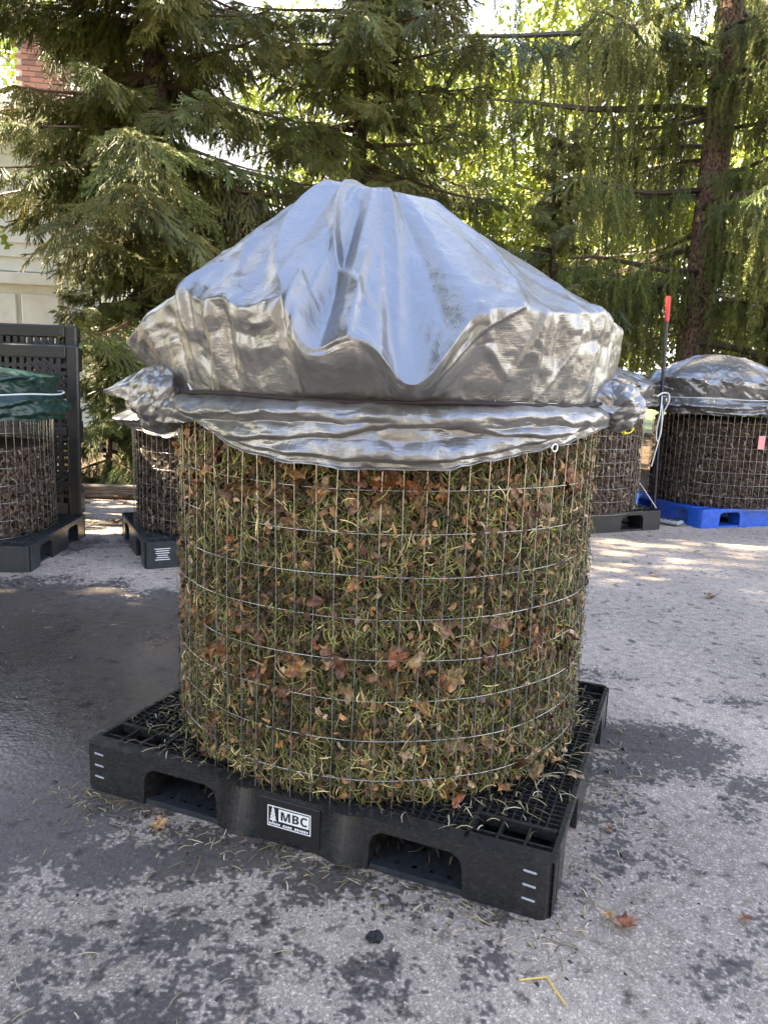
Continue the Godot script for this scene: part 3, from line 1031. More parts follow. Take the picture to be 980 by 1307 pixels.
# ---------------------------------------------------------------- wire cages
func cage(label: String, at: Vector3, R: float, y0: float, y1: float, hoop_y: Array, count: int, th0: float, sd: int, group: String, lean := 0.0) -> void:
	var o := thing("wire_cage", label, "wire cage", at, 0.0, group)
	var g := RandomNumberGenerator.new()
	g.seed = sd
	var vm := []
	for k in 3:
		var b := mb()
		var pts := []
		for q in 7:
			var t := q / 6.0
			pts.append(Vector3(0.0022 * sin(t * 9.0 + k * 2.0), lerpf(y0, y1, t), 0.003 * sin(t * 6.0 + k)))
		b.tube(pts, [0.00105], 5)
		vm.append(b.mesh())
	for k in count:
		var th := th0 + TAU * k / count
		var p := put(o, "vertical_wire", vm[g.randi() % 3], M.galvanised_wire, Vector3((R + 0.005) * sin(th), 0, (R + 0.005) * cos(th)))
		p.rotation.y = th
	for y in hoop_y:
		var b := mb()
		var pts := []
		var ph := g.randf() * TAU
		for q in 97:
			var t := TAU * q / 96
			var r := R + 0.003 + 0.003 * sin(t * 3.0 + ph) + 0.002 * sin(t * 11.0 + ph * 2.0)
			pts.append(Vector3(r * sin(t), 0.002 * sin(t * 5.0 + ph), r * cos(t)))
		b.tube(pts, [0.00105], 5, Color.WHITE, false)
		put(o, "hoop_wire", b.mesh(), M.galvanised_wire, Vector3(0, y, 0))

# ---------------------------------------------------------------- compost
func leaf_mesh(sd: int, size: float) -> ArrayMesh:
	var g := RandomNumberGenerator.new()
	g.seed = sd
	var b := mb(false, true)
	b.use_n = false
	var c1 := g.randf_range(2.0, 7.0) / size * 0.12
	var c2 := g.randfn() * 3.0 / size * 0.08
	var lob := g.randi_range(3, 6)
	var ph := g.randf() * TAU
	var lift := func(x: float, z: float) -> Vector3:
		var y := c1 * x * x + c2 * x * z + 0.10 * size * sin(z / size * 5.0 + ph) + 0.06 * size * sin(x / size * 9.0)
		return Vector3(x, y, z)
	var ring := []
	var inner := []
	var n := 16
	for k in n:
		var t := TAU * k / n
		var r := size * (0.50 + 0.16 * sin(t * lob + ph) + 0.06 * g.randfn())
		r = maxf(r, 0.2 * size)
		ring.append(lift.call(r * cos(t) * 0.8, r * sin(t)))
		inner.append(lift.call(r * cos(t) * 0.4, r * sin(t) * 0.5))
	var ce: Vector3 = lift.call(0.0, 0.0)
	for k in n:
		var j := (k + 1) % n
		b.tri(ce, inner[j], inner[k])
		b.quad(inner[k], inner[j], ring[j], ring[k])
	# a stalk
	b.tri(ring[4], ring[4] + Vector3(0.002, 0.002, size * 0.35), ring[4] + Vector3(0.004, 0, 0))
	for k in b.v.size():
		b.u[k] = Vector2(b.v[k].x, b.v[k].z) / size
	return b.mesh()

func blades(b: MB, count: int, R: float, ya: float, yb: float, g: RandomNumberGenerator, pal: Callable, lmin: float, lmax: float, wmin: float, wmax: float, off0: float, off1: float) -> void:
	var V := b.v
	var C := b.c
	var I := b.ix
	for k in count:
		var th := g.randf() * TAU
		var y := g.randf_range(ya, yb)
		var N := Vector3(sin(th), 0, cos(th))
		var T := Vector3(cos(th), 0, -sin(th))
		var col: Color = pal.call(th, y)
		var L := g.randf_range(lmin, lmax)
		var an := g.randf() * TAU
		if g.randf() < 0.45: an = -PI / 2 + g.randfn() * 0.6
		var d := T * cos(an) + Vector3.UP * sin(an)
		var e := N.cross(d)
		var bend := g.randfn() * 0.28 * L
		var off := g.randf_range(off0, off1)
		var bow := g.randf_range(-0.004, 0.012)
		var w := g.randf_range(wmin, wmax) * 0.5
		var tw := (e + N * g.randfn() * 0.7).normalized()
		var c0 := N * (R + off) + Vector3(0, y, 0)
		var base := V.size()
		for s in 4:
			var t := s / 3.0 - 0.5
			var q := 1.0 - 4.0 * t * t
			var p := c0 + d * (t * L) + e * (bend * q * 0.5) + N * (bow * q - L * L * t * t * 0.5 / R)
			var ww := w * (1.0 if s < 3 else 0.35)
			V.push_back(p - tw * ww)
			V.push_back(p + tw * ww)
			C.push_back(col); C.push_back(col)
		for s in 3:
			var a := base + s * 2
			I.push_back(a); I.push_back(a + 3); I.push_back(a + 1)
			I.push_back(a); I.push_back(a + 2); I.push_back(a + 3)
	b.v = V
	b.c = C
	b.ix = I

func core_mesh(R: float, y0: float, y1: float, cone: float, sd: int, ca: Color, cb: Color, rough: float) -> ArrayMesh:
	var nz := noise(sd, 9.0, FastNoiseLite.TYPE_SIMPLEX, 4)
	var b := mb(true)
	var cols := 200
	var rows := 90
	var P := PackedVector3Array()
	var C := PackedColorArray()
	for r in rows + 10:
		var t := minf(float(r) / (rows - 1), 1.0)
		var y := lerpf(y0, y1, t)
		var rr := R
		if r >= rows:
			var q := float(r - rows + 1) / 10.0
			rr = R * (1.0 - q)
			y = y1 + cone * q
		for k in cols:
			var th := TAU * k / cols
			var s := sin(th)
			var c := cos(th)
			var h := nz.get_noise_3d(R * s, y, R * c)
			var r2 := maxf(rr + rough * h, 0.0)
			P.push_back(Vector3(r2 * s, y, r2 * c))
			C.push_back(ca.lerp(cb, clampf(0.5 + 0.9 * nz.get_noise_3d(3.0 * s + 9.0, y * 5.0, 3.0 * c), 0.0, 1.0)))
	b.grid(P, cols, rows + 10, true, false, PackedVector2Array(), C)
	return b.mesh()

# ---------------------------------------------------------------- tarps
var dice := PackedFloat32Array()
func facet(u: float, v: float, size: float, sd: int) -> float:     # flat triangles with sharp edges between random heights
	if dice.is_empty():
		var g := RandomNumberGenerator.new()
		g.seed = 900
		for k in 4096: dice.push_back(g.randf_range(-1.0, 1.0))
	u /= size
	v /= size
	var w := (u + v) * 0.366
	var a := u + w
	var b := v + w
	var i := floori(a)
	var j := floori(b)
	var x := a - i
	var y := b - j
	var h00 := dice[posmod(i * 373 + j * 1471 + sd * 89, 4096)]
	var h11 := dice[posmod((i + 1) * 373 + (j + 1) * 1471 + sd * 89, 4096)]
	if x > y:
		var h10 := dice[posmod((i + 1) * 373 + j * 1471 + sd * 89, 4096)]
		return h00 + (h10 - h00) * x + (h11 - h10) * y
	var h01 := dice[posmod(i * 373 + (j + 1) * 1471 + sd * 89, 4096)]
	return h00 + (h01 - h00) * y + (h11 - h01) * x

# rows 0..nq run from the peak to the shoulder, then nw rows down to the tie; brk gives the shoulder's height round the bin
func tarp_dome(peak: Vector3, brk: Array, rb0: float, yref: float, flare: float, y_tie: float, r_tie: float, folds: Array, crumple: float, sd: int, cols: int, extra: Callable) -> ArrayMesh:
	var soft := PackedFloat32Array()
	for k in cols:
		var dg := 360.0 * k / cols
		if dg > 180.0: dg -= 360.0
		var a := 0.0
		for j in 9: a += table(brk, wrapf(dg + (j - 4) * 0.7, -180.0, 180.0))
		soft.push_back(a / 9.0)
	var nq := 78
	var nw := 54
	var rows := nq + nw
	var D := PackedFloat32Array()
	D.resize(rows * cols)
	for f in folds:      # s0, deg0, s1, deg1, height, width left, width right
		for r in rows:
			var s := float(r) / nq if r < nq else 1.0 + float(r - nq) / (nw - 1)
			if s < f[0] or s > f[2]: continue
			var t: float = (s - f[0]) / (f[2] - f[0])
			var tap := pow(sin(PI * clampf(t, 0.02, 0.98)), 0.45)
			var th: float = deg_to_rad(lerpf(f[1], f[3], t))
			var rr := maxf(0.10, minf(s, 1.0) * rb0)
			var wl: float = f[5] * (0.45 + 0.55 * minf(s, 1.0))
			var wr: float = f[6] * (0.45 + 0.55 * minf(s, 1.0))
			var k0 := int(floor((th - wl / rr) / TAU * cols))
			var k1 := int(ceil((th + wr / rr) / TAU * cols))
			for k in range(k0, k1 + 1):
				var d := (TAU * k / cols - th) * rr
				var q := 1.0 - (-d / wl if d < 0 else d / wr)
				if q > 0.0:
					var i := r * cols + posmod(k, cols)
					D[i] = D[i] + f[4] * tap * (q * q * 0.45 + q * 0.55)
	var nz := noise(sd, 4.2, FastNoiseLite.TYPE_SIMPLEX_SMOOTH, 2)
	var P := PackedVector3Array()
	var U := PackedVector2Array()
	for r in rows:
		for k in cols:
			var deg := 360.0 * k / cols
			if deg > 180.0: deg -= 360.0
			var th := deg_to_rad(deg)
			var sn := sin(th)
			var cs := cos(th)
			var yb := soft[k]
			var rb: float = rb0 + maxf(0.0, yref - yb) * flare + extra.call(deg)
			var p: Vector3
			var nrm: Vector3
			var v: float
			if r < nq:
				var q := float(r) / nq
				var gq := q * q * 1.1
				if q > 0.28: gq = 0.08624 + (q - 0.28) * (1.0 - 0.08624) / 0.72
				p = Vector3(rb * q * sn + peak.x * (1.0 - q), lerpf(peak.y, yb, gq), rb * q * cs + peak.z * (1.0 - q))
				p.y += sin(PI * q) * peak.x * 0.55 * sn
				nrm = Vector3(sn * 0.5, 0.86, cs * 0.5)
				v = q * 0.75
			else:
				var w := float(r - nq) / (nw - 1)
				var rr := lerpf(rb, r_tie, pow(w, 1.35))
				p = Vector3(rr * sn, lerpf(yb, y_tie, w), rr * cs)
				nrm = Vector3(sn, 0.12, cs)
				v = 0.75 + w * (yb - y_tie + 0.05)
			var wu := th * 0.66 + 0.05 * nz.get_noise_3dv(p)
			var wv := v + 0.05 * nz.get_noise_3d(p.z, p.x, p.y)
			var cr := crumple * (0.55 * facet(wu, wv * 0.7, 0.13, sd) + 0.28 * facet(wv + 3.0, wu * 0.8, 0.065, sd + 1) + 0.13 * facet(wu * 1.2, wv, 0.033, sd + 2))
			var q2 := minf(1.0, float(r) / nq)
			var edge := 1.0 if r < nq else 1.0 - 0.6 * float(r - nq) / (nw - 1)
			p += nrm * (D[r * cols + k] + cr * (0.30 + 0.70 * q2 * q2 * q2 * q2) * (1.0 if r < nq else 1.45)) * edge
			P.push_back(p)
			U.push_back(Vector2(th * 0.66, v))
	# the cloth rounds over the shoulder, more in some places than in others
	var sn2 := noise(sd + 7, 0.035)
	for pass_ in 2:
		var Q := P.duplicate()
		for k in cols:
			var deg := 360.0 * k / cols
			if deg > 180.0: deg -= 360.0
			var w := clampf(0.25 + 1.2 * sn2.get_noise_1d(deg), 0.0, 0.8)
			if deg > -6.0 and deg < 6.0: w *= 0.25
			for r in range(nq - 7, nq + 9):
				var m := (P[(r - 2) * cols + k] + P[(r - 1) * cols + k] + P[r * cols + k] + P[(r + 1) * cols + k] + P[(r + 2) * cols + k]) / 5.0
				Q[r * cols + k] = P[r * cols + k].lerp(m, w)
		P = Q
	var b := mb(false, true)
	b.grid(P, cols, rows, true, true, U)
	return b.mesh()

# the gathered edge below the tie: ridges run round the bin as (deg, y) lines
func tarp_skirt(y_tie: float, r_tie: float, hem: Array, ridges: Array, flare: float, crumple: float, sd: int, cols: int, rows: int) -> ArrayMesh:
	var nz := noise(sd, 7.0, FastNoiseLite.TYPE_SIMPLEX_SMOOTH, 2)
	var P := PackedVector3Array()
	var U := PackedVector2Array()
	for r in rows:
		for k in cols:
			var deg := 360.0 * k / cols
			if deg > 180.0: deg -= 360.0
			var th := deg_to_rad(deg)
			var t := float(r) / (rows - 1)
			var yh := table(hem, deg)
			var y := lerpf(y_tie, yh, t)
			var rr := r_tie + flare * sin(minf(1.0, t * 1.3) * PI * 0.5) 
			for rd in ridges:
				var ln: Array = rd[0]
				if deg < ln[0][0] or deg > ln[-1][0]: continue
				var yc := table(ln, deg)
				var e: float = (deg - ln[0][0]) / (ln[-1][0] - ln[0][0])
				var tap := pow(sin(PI * clampf(e, 0.01, 0.99)), 0.6)
				var d := y - yc
				var q: float = 1.0 - (d / rd[2] if d > 0 else -d / rd[3])
				if q > 0.0: rr += rd[1] * tap * sin(q * PI * 0.5) 
			var x := Vector3(sin(th) * 0.65, y * 1.6, cos(th) * 0.65)
			rr += crumple * minf(1.0, t * 5.0) * (0.55 + 0.55 * facet(th * 0.4 + 0.04 * nz.get_noise_3dv(x), y * 1.5 + 0.3 * th, 0.075, sd) + 0.25 * facet(th * 0.66, y * 1.3, 0.035, sd + 1))
			if r >= rows - 2: rr += 0.004
			P.push_back(Vector3(rr * sin(th), y + 0.004 * nz.get_noise_2d(deg * 0.02, 3.0), rr * cos(th)))
			U.push_back(Vector2(th * 0.66, y))
	var b := mb(false, true)
	b.grid(P, cols, rows, true, true, U)
	return b.mesh()

# a bunch of cloth drawn through a knot: pleated, crumpled lump
func bunch(sd: int, rx: float, ry: float, rz: float, pleats: float, amp: float) -> ArrayMesh:
	var nz := noise(sd, 1.1, FastNoiseLite.TYPE_SIMPLEX_SMOOTH, 2)
	var cols := 96
	var rows := 56
	var P := PackedVector3Array()
	var U := PackedVector2Array()
	for r in rows:
		var f := PI * (r + 0.15) / (rows - 0.7)
		for k in cols:
			var t := TAU * k / cols
			var d := Vector3(sin(f) * cos(t), cos(f), sin(f) * sin(t))
			var tt := absf(t - PI)
			var q := 1.0 + amp * (0.9 * facet(tt + 0.25 * nz.get_noise_3dv(d), f + 0.4 * tt, 0.62, sd) + 0.5 * facet(tt + f * 0.5, f, 0.30, sd + 1)) * sin(f) + amp * 0.5 * absf(sin(pleats * t * 0.25 + f * 2.2)) * sin(f)
			P.push_back(Vector3(d.x * rx, d.y * ry, d.z * rz) * q)
			U.push_back(Vector2(t * 0.1, f * 0.1))
	var b := mb(false, true)
	b.grid(P, cols, rows, true, false, U)
	b.use_n = false
	return b.mesh()

# ---------------------------------------------------------------- bins behind
func rand_break(sd: int, y: float, dy: float, step: float) -> Array:
	var g := RandomNumberGenerator.new()
	g.seed = sd
	var a := []
	var d := -180.0
	while d < 180.0:
		a.append([d, y + g.randf_range(-dy, dy)])
		d += step * g.randf_range(0.6, 1.4)
	a.append([180.0, a[0][1]])
	return a

func rand_folds(sd: int, count: int, amp: float) -> Array:
	var g := RandomNumberGenerator.new()
	g.seed = sd
	var a := []
	for k in count:
		var d := g.randf_range(-180, 180)
		var s0 := g.randf_range(0.15, 0.9)
		a.append([s0, d, minf(2.0, s0 + g.randf_range(0.3, 1.1)), d + g.randfn() * 14.0, amp * g.randf_range(0.4, 1.3) * (1.0 if g.randf() < 0.7 else -1.0), g.randf_range(0.02, 0.09), g.randf_range(0.02, 0.09)])
	return a

func rand_ridges(sd: int, count: int, y0: float, y1: float, amp: float) -> Array:
	var g := RandomNumberGenerator.new()
	g.seed = sd
	var a := []
	for k in count:
		var d := g.randf_range(-180, 120)
		var sp := g.randf_range(25, 80)
		var ya := g.randf_range(y0, y1)
		a.append([[[d, ya], [d + sp * 0.5, ya + g.randf_range(-0.03, 0.01)], [minf(d + sp, 180.0), ya + g.randf_range(-0.03, 0.03)]], amp * g.randf_range(0.6, 1.3), g.randf_range(0.02, 0.05), g.randf_range(0.01, 0.02)])
	return a

func no_extra(_d: float) -> float:
	return 0.0

func back_heap(label: String, at: Vector3, R: float, y0: float, y1: float, sd: int, dark: bool) -> void:
	var o := thing("compost_heap", label, "compost", at, 0.0, "finished compost in the bins behind")
	put(o, "mass", core_mesh(R - 0.022, y0, y1, 0.03, sd, Color(0.020, 0.013, 0.009), Color(0.055, 0.036, 0.025), 0.05), M.compost_core)
	var g := RandomNumberGenerator.new()
	g.seed = sd
	var b := mb(true)
	b.use_n = false
	var pal := func(_t: float, _y: float) -> Color:
		var f := g.randf_range(0.35, 1.2) * (0.8 if dark else 1.25)
		if g.randf() < 0.10: return Color(0.20, 0.15, 0.10) * f
		return Color(0.075, 0.048, 0.033) * f
	blades(b, 9000, R - 0.01, y0 + 0.01, y1, g, pal, 0.015, 0.055, 0.006, 0.018, -0.02, 0.008)
	put(o, "shreds", b.mesh(), M.leaf_fragments, Vector3.ZERO, "stuff")

func upright_pallet(label: String, at: Vector3, turn: float, tilt: float, W: float, Ht: float, sd: int) -> void:
	var o := thing("upright_pallet", label, "pallet", at, turn, "black pallets stood on end at the left")
	o.rotation.x = tilt
	var pm: Material = M.charcoal_plastic
	for s in [-1.0, 1.0]:
		var b := mb()
		b.cbox(Vector3(s * (W / 2 - 0.045), Ht / 2, 0), Vector3(0.09, Ht, 0.05), 0.012)
		put(o, "side_rail", b.mesh(), pm)
	for y in [0.05, Ht * 0.5, Ht - 0.05]:
		var b := mb()
		b.cbox(Vector3(0, y, 0.001), Vector3(W - 0.176, 0.10 if y != Ht * 0.5 else 0.07, 0.046), 0.01)
		put(o, "cross_rail", b.mesh(), pm)
	var g := mb()
	var nx := int((W - 0.18) / 0.052)
	for k in range(1, nx):
		g.box(Vector3(-W / 2 + 0.09 + (W - 0.18) * k / nx, Ht / 2, 0), Vector3(0.031, Ht - 0.19, 0.034))
	var ny := int((Ht - 0.2) / 0.055)
	for k in range(1, ny):
		g.box(Vector3(0, 0.1 + (Ht - 0.2) * k / ny, 0), Vector3(W - 0.176, 0.027, 0.028))
	put(o, "grating", g.mesh(), pm)
	for sx in [-1.0, 1.0]:
		for sy in [-1.0, 1.0]:
			for k in 3:
				var b := mb()
				var c := Vector3(sx * (W / 2 - 0.17 - 0.03 * k), Ht / 2 + sy * (Ht / 2 - 0.18 - 0.03 * k), 0.004)
				b.cbox(c, Vector3(0.23 + 0.05 * k, 0.016, 0.04), 0.003, Basis(Vector3(0, 0, 1), -sx * sy * 0.75))
				put(o, "corner_brace", b.mesh(), pm)
	for ix in 3:
		for iy in 3:
			var b := mb()
			b.cbox(Vector3((ix - 1) * (W / 2 - 0.09), Ht / 2 + (iy - 1) * (Ht / 2 - 0.1), -0.075), Vector3(0.16, 0.18, 0.10), 0.012)
			put(o, "foot", b.mesh(), pm)

func cord(called: String, label: String, pts: Array, r: float, m: Material, sides := 6) -> void:
	var b := mb()
	var cv := Curve3D.new()
	for k in pts.size():
		var a: Vector3 = pts[maxi(k - 1, 0)]
		var e: Vector3 = pts[mini(k + 1, pts.size() - 1)]
		var tn := (e - a) / 6.0
		cv.add_point(pts[k], -tn, tn)
	cv.bake_interval = maxf(0.012, r * 2.0)
	b.tube(Array(cv.get_baked_points()), [r], sides)
	var o := put(self, called, b.mesh(), m)
	o.set_meta("label", label)
	o.set_meta("category", "cord")

func ring_pts(at: Vector3, R: float, y: float, a0: float, a1: float, n: int, wob := 0.004) -> Array:
	var p := []
	for k in n + 1:
		var t := deg_to_rad(lerpf(a0, a1, float(k) / n))
		p.append(at + Vector3(R * sin(t), y + wob * sin(t * 7.0), R * cos(t)))
	return p

func bins() -> void:
	var hoops := []
	for k in 12:
		hoops.append(0.155 + 0.1016 * k)
	var cg := "wire cages of the bins behind"
	# far left, green tarp
	var cl := Vector3(-2.56, 0, -2.50)
	pallet("grey plastic pallet under the green-covered bin", M.grey_plastic, 1.20, 1.00, 0.15, Vector3(-2.50, 0, -2.45), 0.02, 0.055, "pallets of the bins behind")
	back_heap("pale brown compost in the green-covered bin", cl, 0.575, 0.155, 0.66, 501, false)
	cage("wire cage under the green tarp at the left edge", cl, 0.585, 0.153, 1.04, hoops.slice(0, 9), 72, 0.01, 502, cg)
	var gt := thing("green_tarp", "dark green tarp over the bin at the left edge", "tarp", cl)
	put(gt, "cover", tarp_dome(Vector3(0.0, 1.16, 0), rand_break(503, 1.08, 0.03, 16), 0.62, 1.1, 0.3, 0.985, 0.62, rand_folds(504, 40, 0.014), 0.028, 505, 260, no_extra), M.green_tarp)
	put(gt, "skirt", tarp_skirt(0.985, 0.62, rand_break(506, 0.82, 0.03, 14), rand_ridges(507, 16, 0.84, 0.97, 0.02), 0.02, 0.03, 508, 260, 26), M.green_tarp)
	grommet(gt, 0.655, 37.0, 0.845)
	cord("tie_cord", "thin white cord round the green tarp", ring_pts(cl, 0.662, 0.985, -180, 180, 60), 0.005, M.white_cord)
	# left of the middle, half hidden
	var cm := Vector3(-0.94, 0, -2.80)
	var p2 := pallet("dark grey pallet with printed corner behind the big bin", M.grey_plastic, 1.20, 1.00, 0.16, Vector3(-0.93, 0, -2.78), 0.41, 0.05, "pallets of the bins behind")
	var pr := mb()
	for k in 6:      # rows of fine print on the corner
		pr.box(Vector3(-0.50, 0.118 - 0.013 * k, 0.5005), Vector3([0.09, 0.075, 0.08, 0.06, 0.07, 0.085][k], 0.004, 0.001))
	put(p2, "print", pr.mesh(), M.label_white)
	back_heap("dark compost in the bin half hidden behind the big one", cm, 0.555, 0.165, 0.80, 511, true)
	cage("wire cage half hidden behind the big bin's left side", cm, 0.57, 0.163, 0.95, hoops.slice(0, 8), 72, 0.02, 512, cg)
	var mt := thing("silver_tarp", "silver tarp with black lining on the bin half hidden at left", "tarp", cm)
	put(mt, "cover", tarp_dome(Vector3(0, 1.06, 0), rand_break(513, 0.98, 0.03, 18), 0.61, 1.0, 0.3, 0.90, 0.60, rand_folds(514, 30, 0.014), 0.03, 515, 240, no_extra), M.silver_tarp)
	put(mt, "skirt", tarp_skirt(0.90, 0.60, rand_break(516, 0.80, 0.04, 16), rand_ridges(517, 12, 0.82, 0.9, 0.02), 0.025, 0.03, 518, 240, 22), M.silver_tarp)
	# right, small visible part
	var cr := Vector3(1.70, 0, -3.95)
	pallet("charcoal pallet right of the big bin, beside the blue one", M.charcoal_plastic, 1.20, 1.00, 0.16, Vector3(1.70, 0, -3.93), 0.34, 0.055, "pallets of the bins behind")
	back_heap("shredded brown compost in the bin right behind the big one", cr, 0.575, 0.165, 0.98, 521, false)
	cage("wire cage right behind the big bin, beside the pole", cr, 0.585, 0.163, 1.15, hoops.slice(0, 10), 72, 0.03, 522, cg)
	var rt := thing("silver_tarp", "silver tarp on the bin between the big bin and the pole", "tarp", cr)
	put(rt, "cover", tarp_dome(Vector3(0, 1.37, 0), rand_break(523, 1.17, 0.04, 15), 0.63, 1.2, 0.3, 1.06, 0.61, rand_folds(524, 40, 0.018), 0.035, 525, 260, no_extra), M.silver_tarp)
	put(rt, "skirt", tarp_skirt(1.06, 0.61, rand_break(526, 0.97, 0.03, 15), rand_ridges(527, 14, 0.98, 1.05, 0.02), 0.025, 0.03, 528, 260, 24), M.silver_tarp)
	# right edge, blue pallet
	var cb := Vector3(3.22, 0, -4.38)
	pallet("bright blue plastic pallet at the right edge", M.blue_plastic, 1.20, 1.00, 0.16, Vector3(3.23, 0, -4.38), 0.28, 0.055, "pallets of the bins behind")
	back_heap("dark crumbly compost in the bin on the blue pallet", cb, 0.585, 0.165, 0.88, 531, true)
	cage("wire cage of the bin on the blue pallet", cb, 0.60, 0.163, 1.18, hoops.slice(0, 10), 74, 0.0, 532, cg)
	var bt := thing("silver_tarp", "wrinkled silver tarp on the bin above the blue pallet", "tarp", cb)
	var fd := rand_folds(534, 46, 0.022)
	put(bt, "cover", tarp_dome(Vector3(-0.05, 1.42, 0), rand_break(533, 1.20, 0.045, 13), 0.66, 1.22, 0.3, 1.06, 0.625, fd, 0.045, 535, 300, no_extra), M.silver_tarp)
	put(bt, "skirt", tarp_skirt(1.06, 0.625, rand_break(536, 0.945, 0.025, 14), rand_ridges(537, 22, 0.95, 1.05, 0.025), 0.02, 0.035, 538, 300, 30), M.silver_tarp)
	var bl := put(bt, "gathered_knot", bunch(539, 0.10, 0.09, 0.08, 9.0, 0.18), M.silver_tarp, Vector3(0.08, 1.0, 0.66))
	bl.rotation.z = 0.7
	cord("tie_cord", "thin white cord round the tarp above the blue pallet", ring_pts(cb, 0.675, 1.06, -180, 180, 60, 0.003), 0.004, M.white_cord)
	# tag on the last cage
	var tg := mb()
	tg.cbox(Vector3.ZERO, Vector3(0.07, 0.11, 0.004), 0.0015)
	var tag := put(self, "hanging_tag", tg.mesh(), M.pink_tag, Vector3(3.24, 0.72, -3.768))
	tag.rotation.y = 0.3
	tag.set_meta("label", "small pink tag on the cage at the right edge")
	tag.set_meta("category", "tag")
	# pallets standing on end
	upright_pallet("black pallet stood on end with diagonal corner ribs, front one", Vector3(-2.72, 0.002, -3.62), 0.03, -0.06, 1.10, 1.30, 1)
	upright_pallet("black pallet stood on end behind another, its top edge higher", Vector3(-2.82, 0.002, -3.90), 0.02, -0.05, 1.10, 1.46, 2)
	# pole with red grip
	var po := thing("garden_tool", "long black-handled tool with red grip standing between two bins", "garden tool", Vector3(2.50, 0, -4.0))
	var b := mb()
	b.tube([Vector3(0, 0.05, 0), Vector3(-0.015, 0.9, -0.02), Vector3(-0.03, 1.68, -0.04)], [0.015, 0.0145, 0.014], 10)
	put(po, "shaft", b.mesh(), M.black_steel)
	b = mb()
	b.tube([Vector3(-0.030, 1.67, -0.04), Vector3(-0.0306, 1.685, -0.0405), Vector3(-0.034, 1.86, -0.045), Vector3(-0.0342, 1.872, -0.0455)], [0.016, 0.0195, 0.0205, 0.014], 12)
	put(po, "grip", b.mesh(), M.red_rubber)
	b = mb()
	b.cbox(Vector3(0.085, 0.028, 0.10), Vector3(0.24, 0.035, 0.12), 0.012, Basis(Vector3.UP, -0.8))
	put(po, "head", b.mesh(), M.worn_plastic)
	for k in 6:
		b = mb()
		b.cbox(Vector3(0.085, 0.049, 0.10) + Basis(Vector3.UP, -0.8) * Vector3(-0.09 + 0.036 * k, 0, 0), Vector3(0.014, 0.012, 0.10), 0.003, Basis(Vector3.UP, -0.8))
		put(po, "rib", b.mesh(), M.grey_plastic)
	cord("cord_loop", "white cord hanging in a loop beside the pole", [Vector3(2.36, 1.07, -3.72), Vector3(2.31, 0.95, -3.60), Vector3(2.285, 0.80, -3.58), Vector3(2.30, 0.72, -3.58), Vector3(2.33, 0.80, -3.60), Vector3(2.345, 1.00, -3.66), Vector3(2.335, 0.80, -3.62), Vector3(2.29, 0.60, -3.59), Vector3(2.275, 0.52, -3.59)], 0.005, M.white_cord)
	cord("pole_lashing", "white cord lashed round the black pole", [Vector3(2.40, 1.06, -3.92), Vector3(2.47, 1.09, -3.97), Vector3(2.53, 1.08, -4.0), Vector3(2.52, 1.02, -3.96), Vector3(2.49, 0.93, -3.97), Vector3(2.485, 0.82, -3.975)], 0.007, M.white_cord)
	cord("short_cord", "short white cord end above the charcoal pallet", [Vector3(2.27, 0.36, -3.78), Vector3(2.33, 0.27, -3.74), Vector3(2.38, 0.19, -3.70), Vector3(2.39, 0.172, -3.69)], 0.004, M.white_cord)
	var yl := mb()
	yl.tube([Vector3(-0.09, 0.0, 0), Vector3(-0.07, 0.02, 0.01), Vector3(-0.05, -0.01, 0.0), Vector3(0.0, -0.012, 0.01), Vector3(0.05, 0.0, 0.0), Vector3(0.07, 0.02, -0.01), Vector3(0.09, 0.01, -0.02)], [0.014, 0.022, 0.014, 0.005, 0.006, 0.016, 0.010], 7)
	var y2 := put(self, "yellow_tie", yl.mesh(), M.yellow_plastic, Vector3(2.0, 0.80, -3.425))
	y2.rotation.y = 0.6
	y2.set_meta("label", "yellow plastic tie on the cage beside the pole")
	y2.set_meta("category", "tie")

func grommet(parent: Node, r: float, deg: float, y: float) -> void:
	var b := mb()
	var pts := []
	for k in 21:
		var t := TAU * k / 20
		pts.append(Vector3(0.0085 * cos(t), 0.0085 * sin(t), 0))
	b.tube(pts, [0.0028], 6, Color.WHITE, false)
	var th := deg_to_rad(deg)
	var o := put(parent, "grommet", b.mesh(), M.chrome, Vector3(r * sin(th), y, r * cos(th)))
	o.rotation.y = th
	var h := mb()
	h.tube([Vector3(0, 0, -0.001), Vector3(0, 0, 0.0008)], [0.0075], 14)
	put(o, "hole", h.mesh(), M.inner_black)

# ---------------------------------------------------------------- the big bin
const PC := Vector3(-0.0122, 0, 0.0647)
const PT := -0.4332
const PW := 1.3061
const PD := 1.0907
const PH := 0.1372

func main_bin() -> void:
	var o := pallet("large black plastic pallet carrying the big compost bin", M.black_plastic, PW, PD, PH, PC, PT, 0.0205)
	main_label(o)
	main_heap()
	var hoops := []
	for k in range(-3, 8):
		hoops.append(0.9201 - 0.1016 * k)
	cage("tall wire mesh cage round the big grass and leaf heap", Vector3.ZERO, 0.6038, PH + 0.002, 1.23, hoops, 75, -0.0666, 601, "")
	main_tarp()

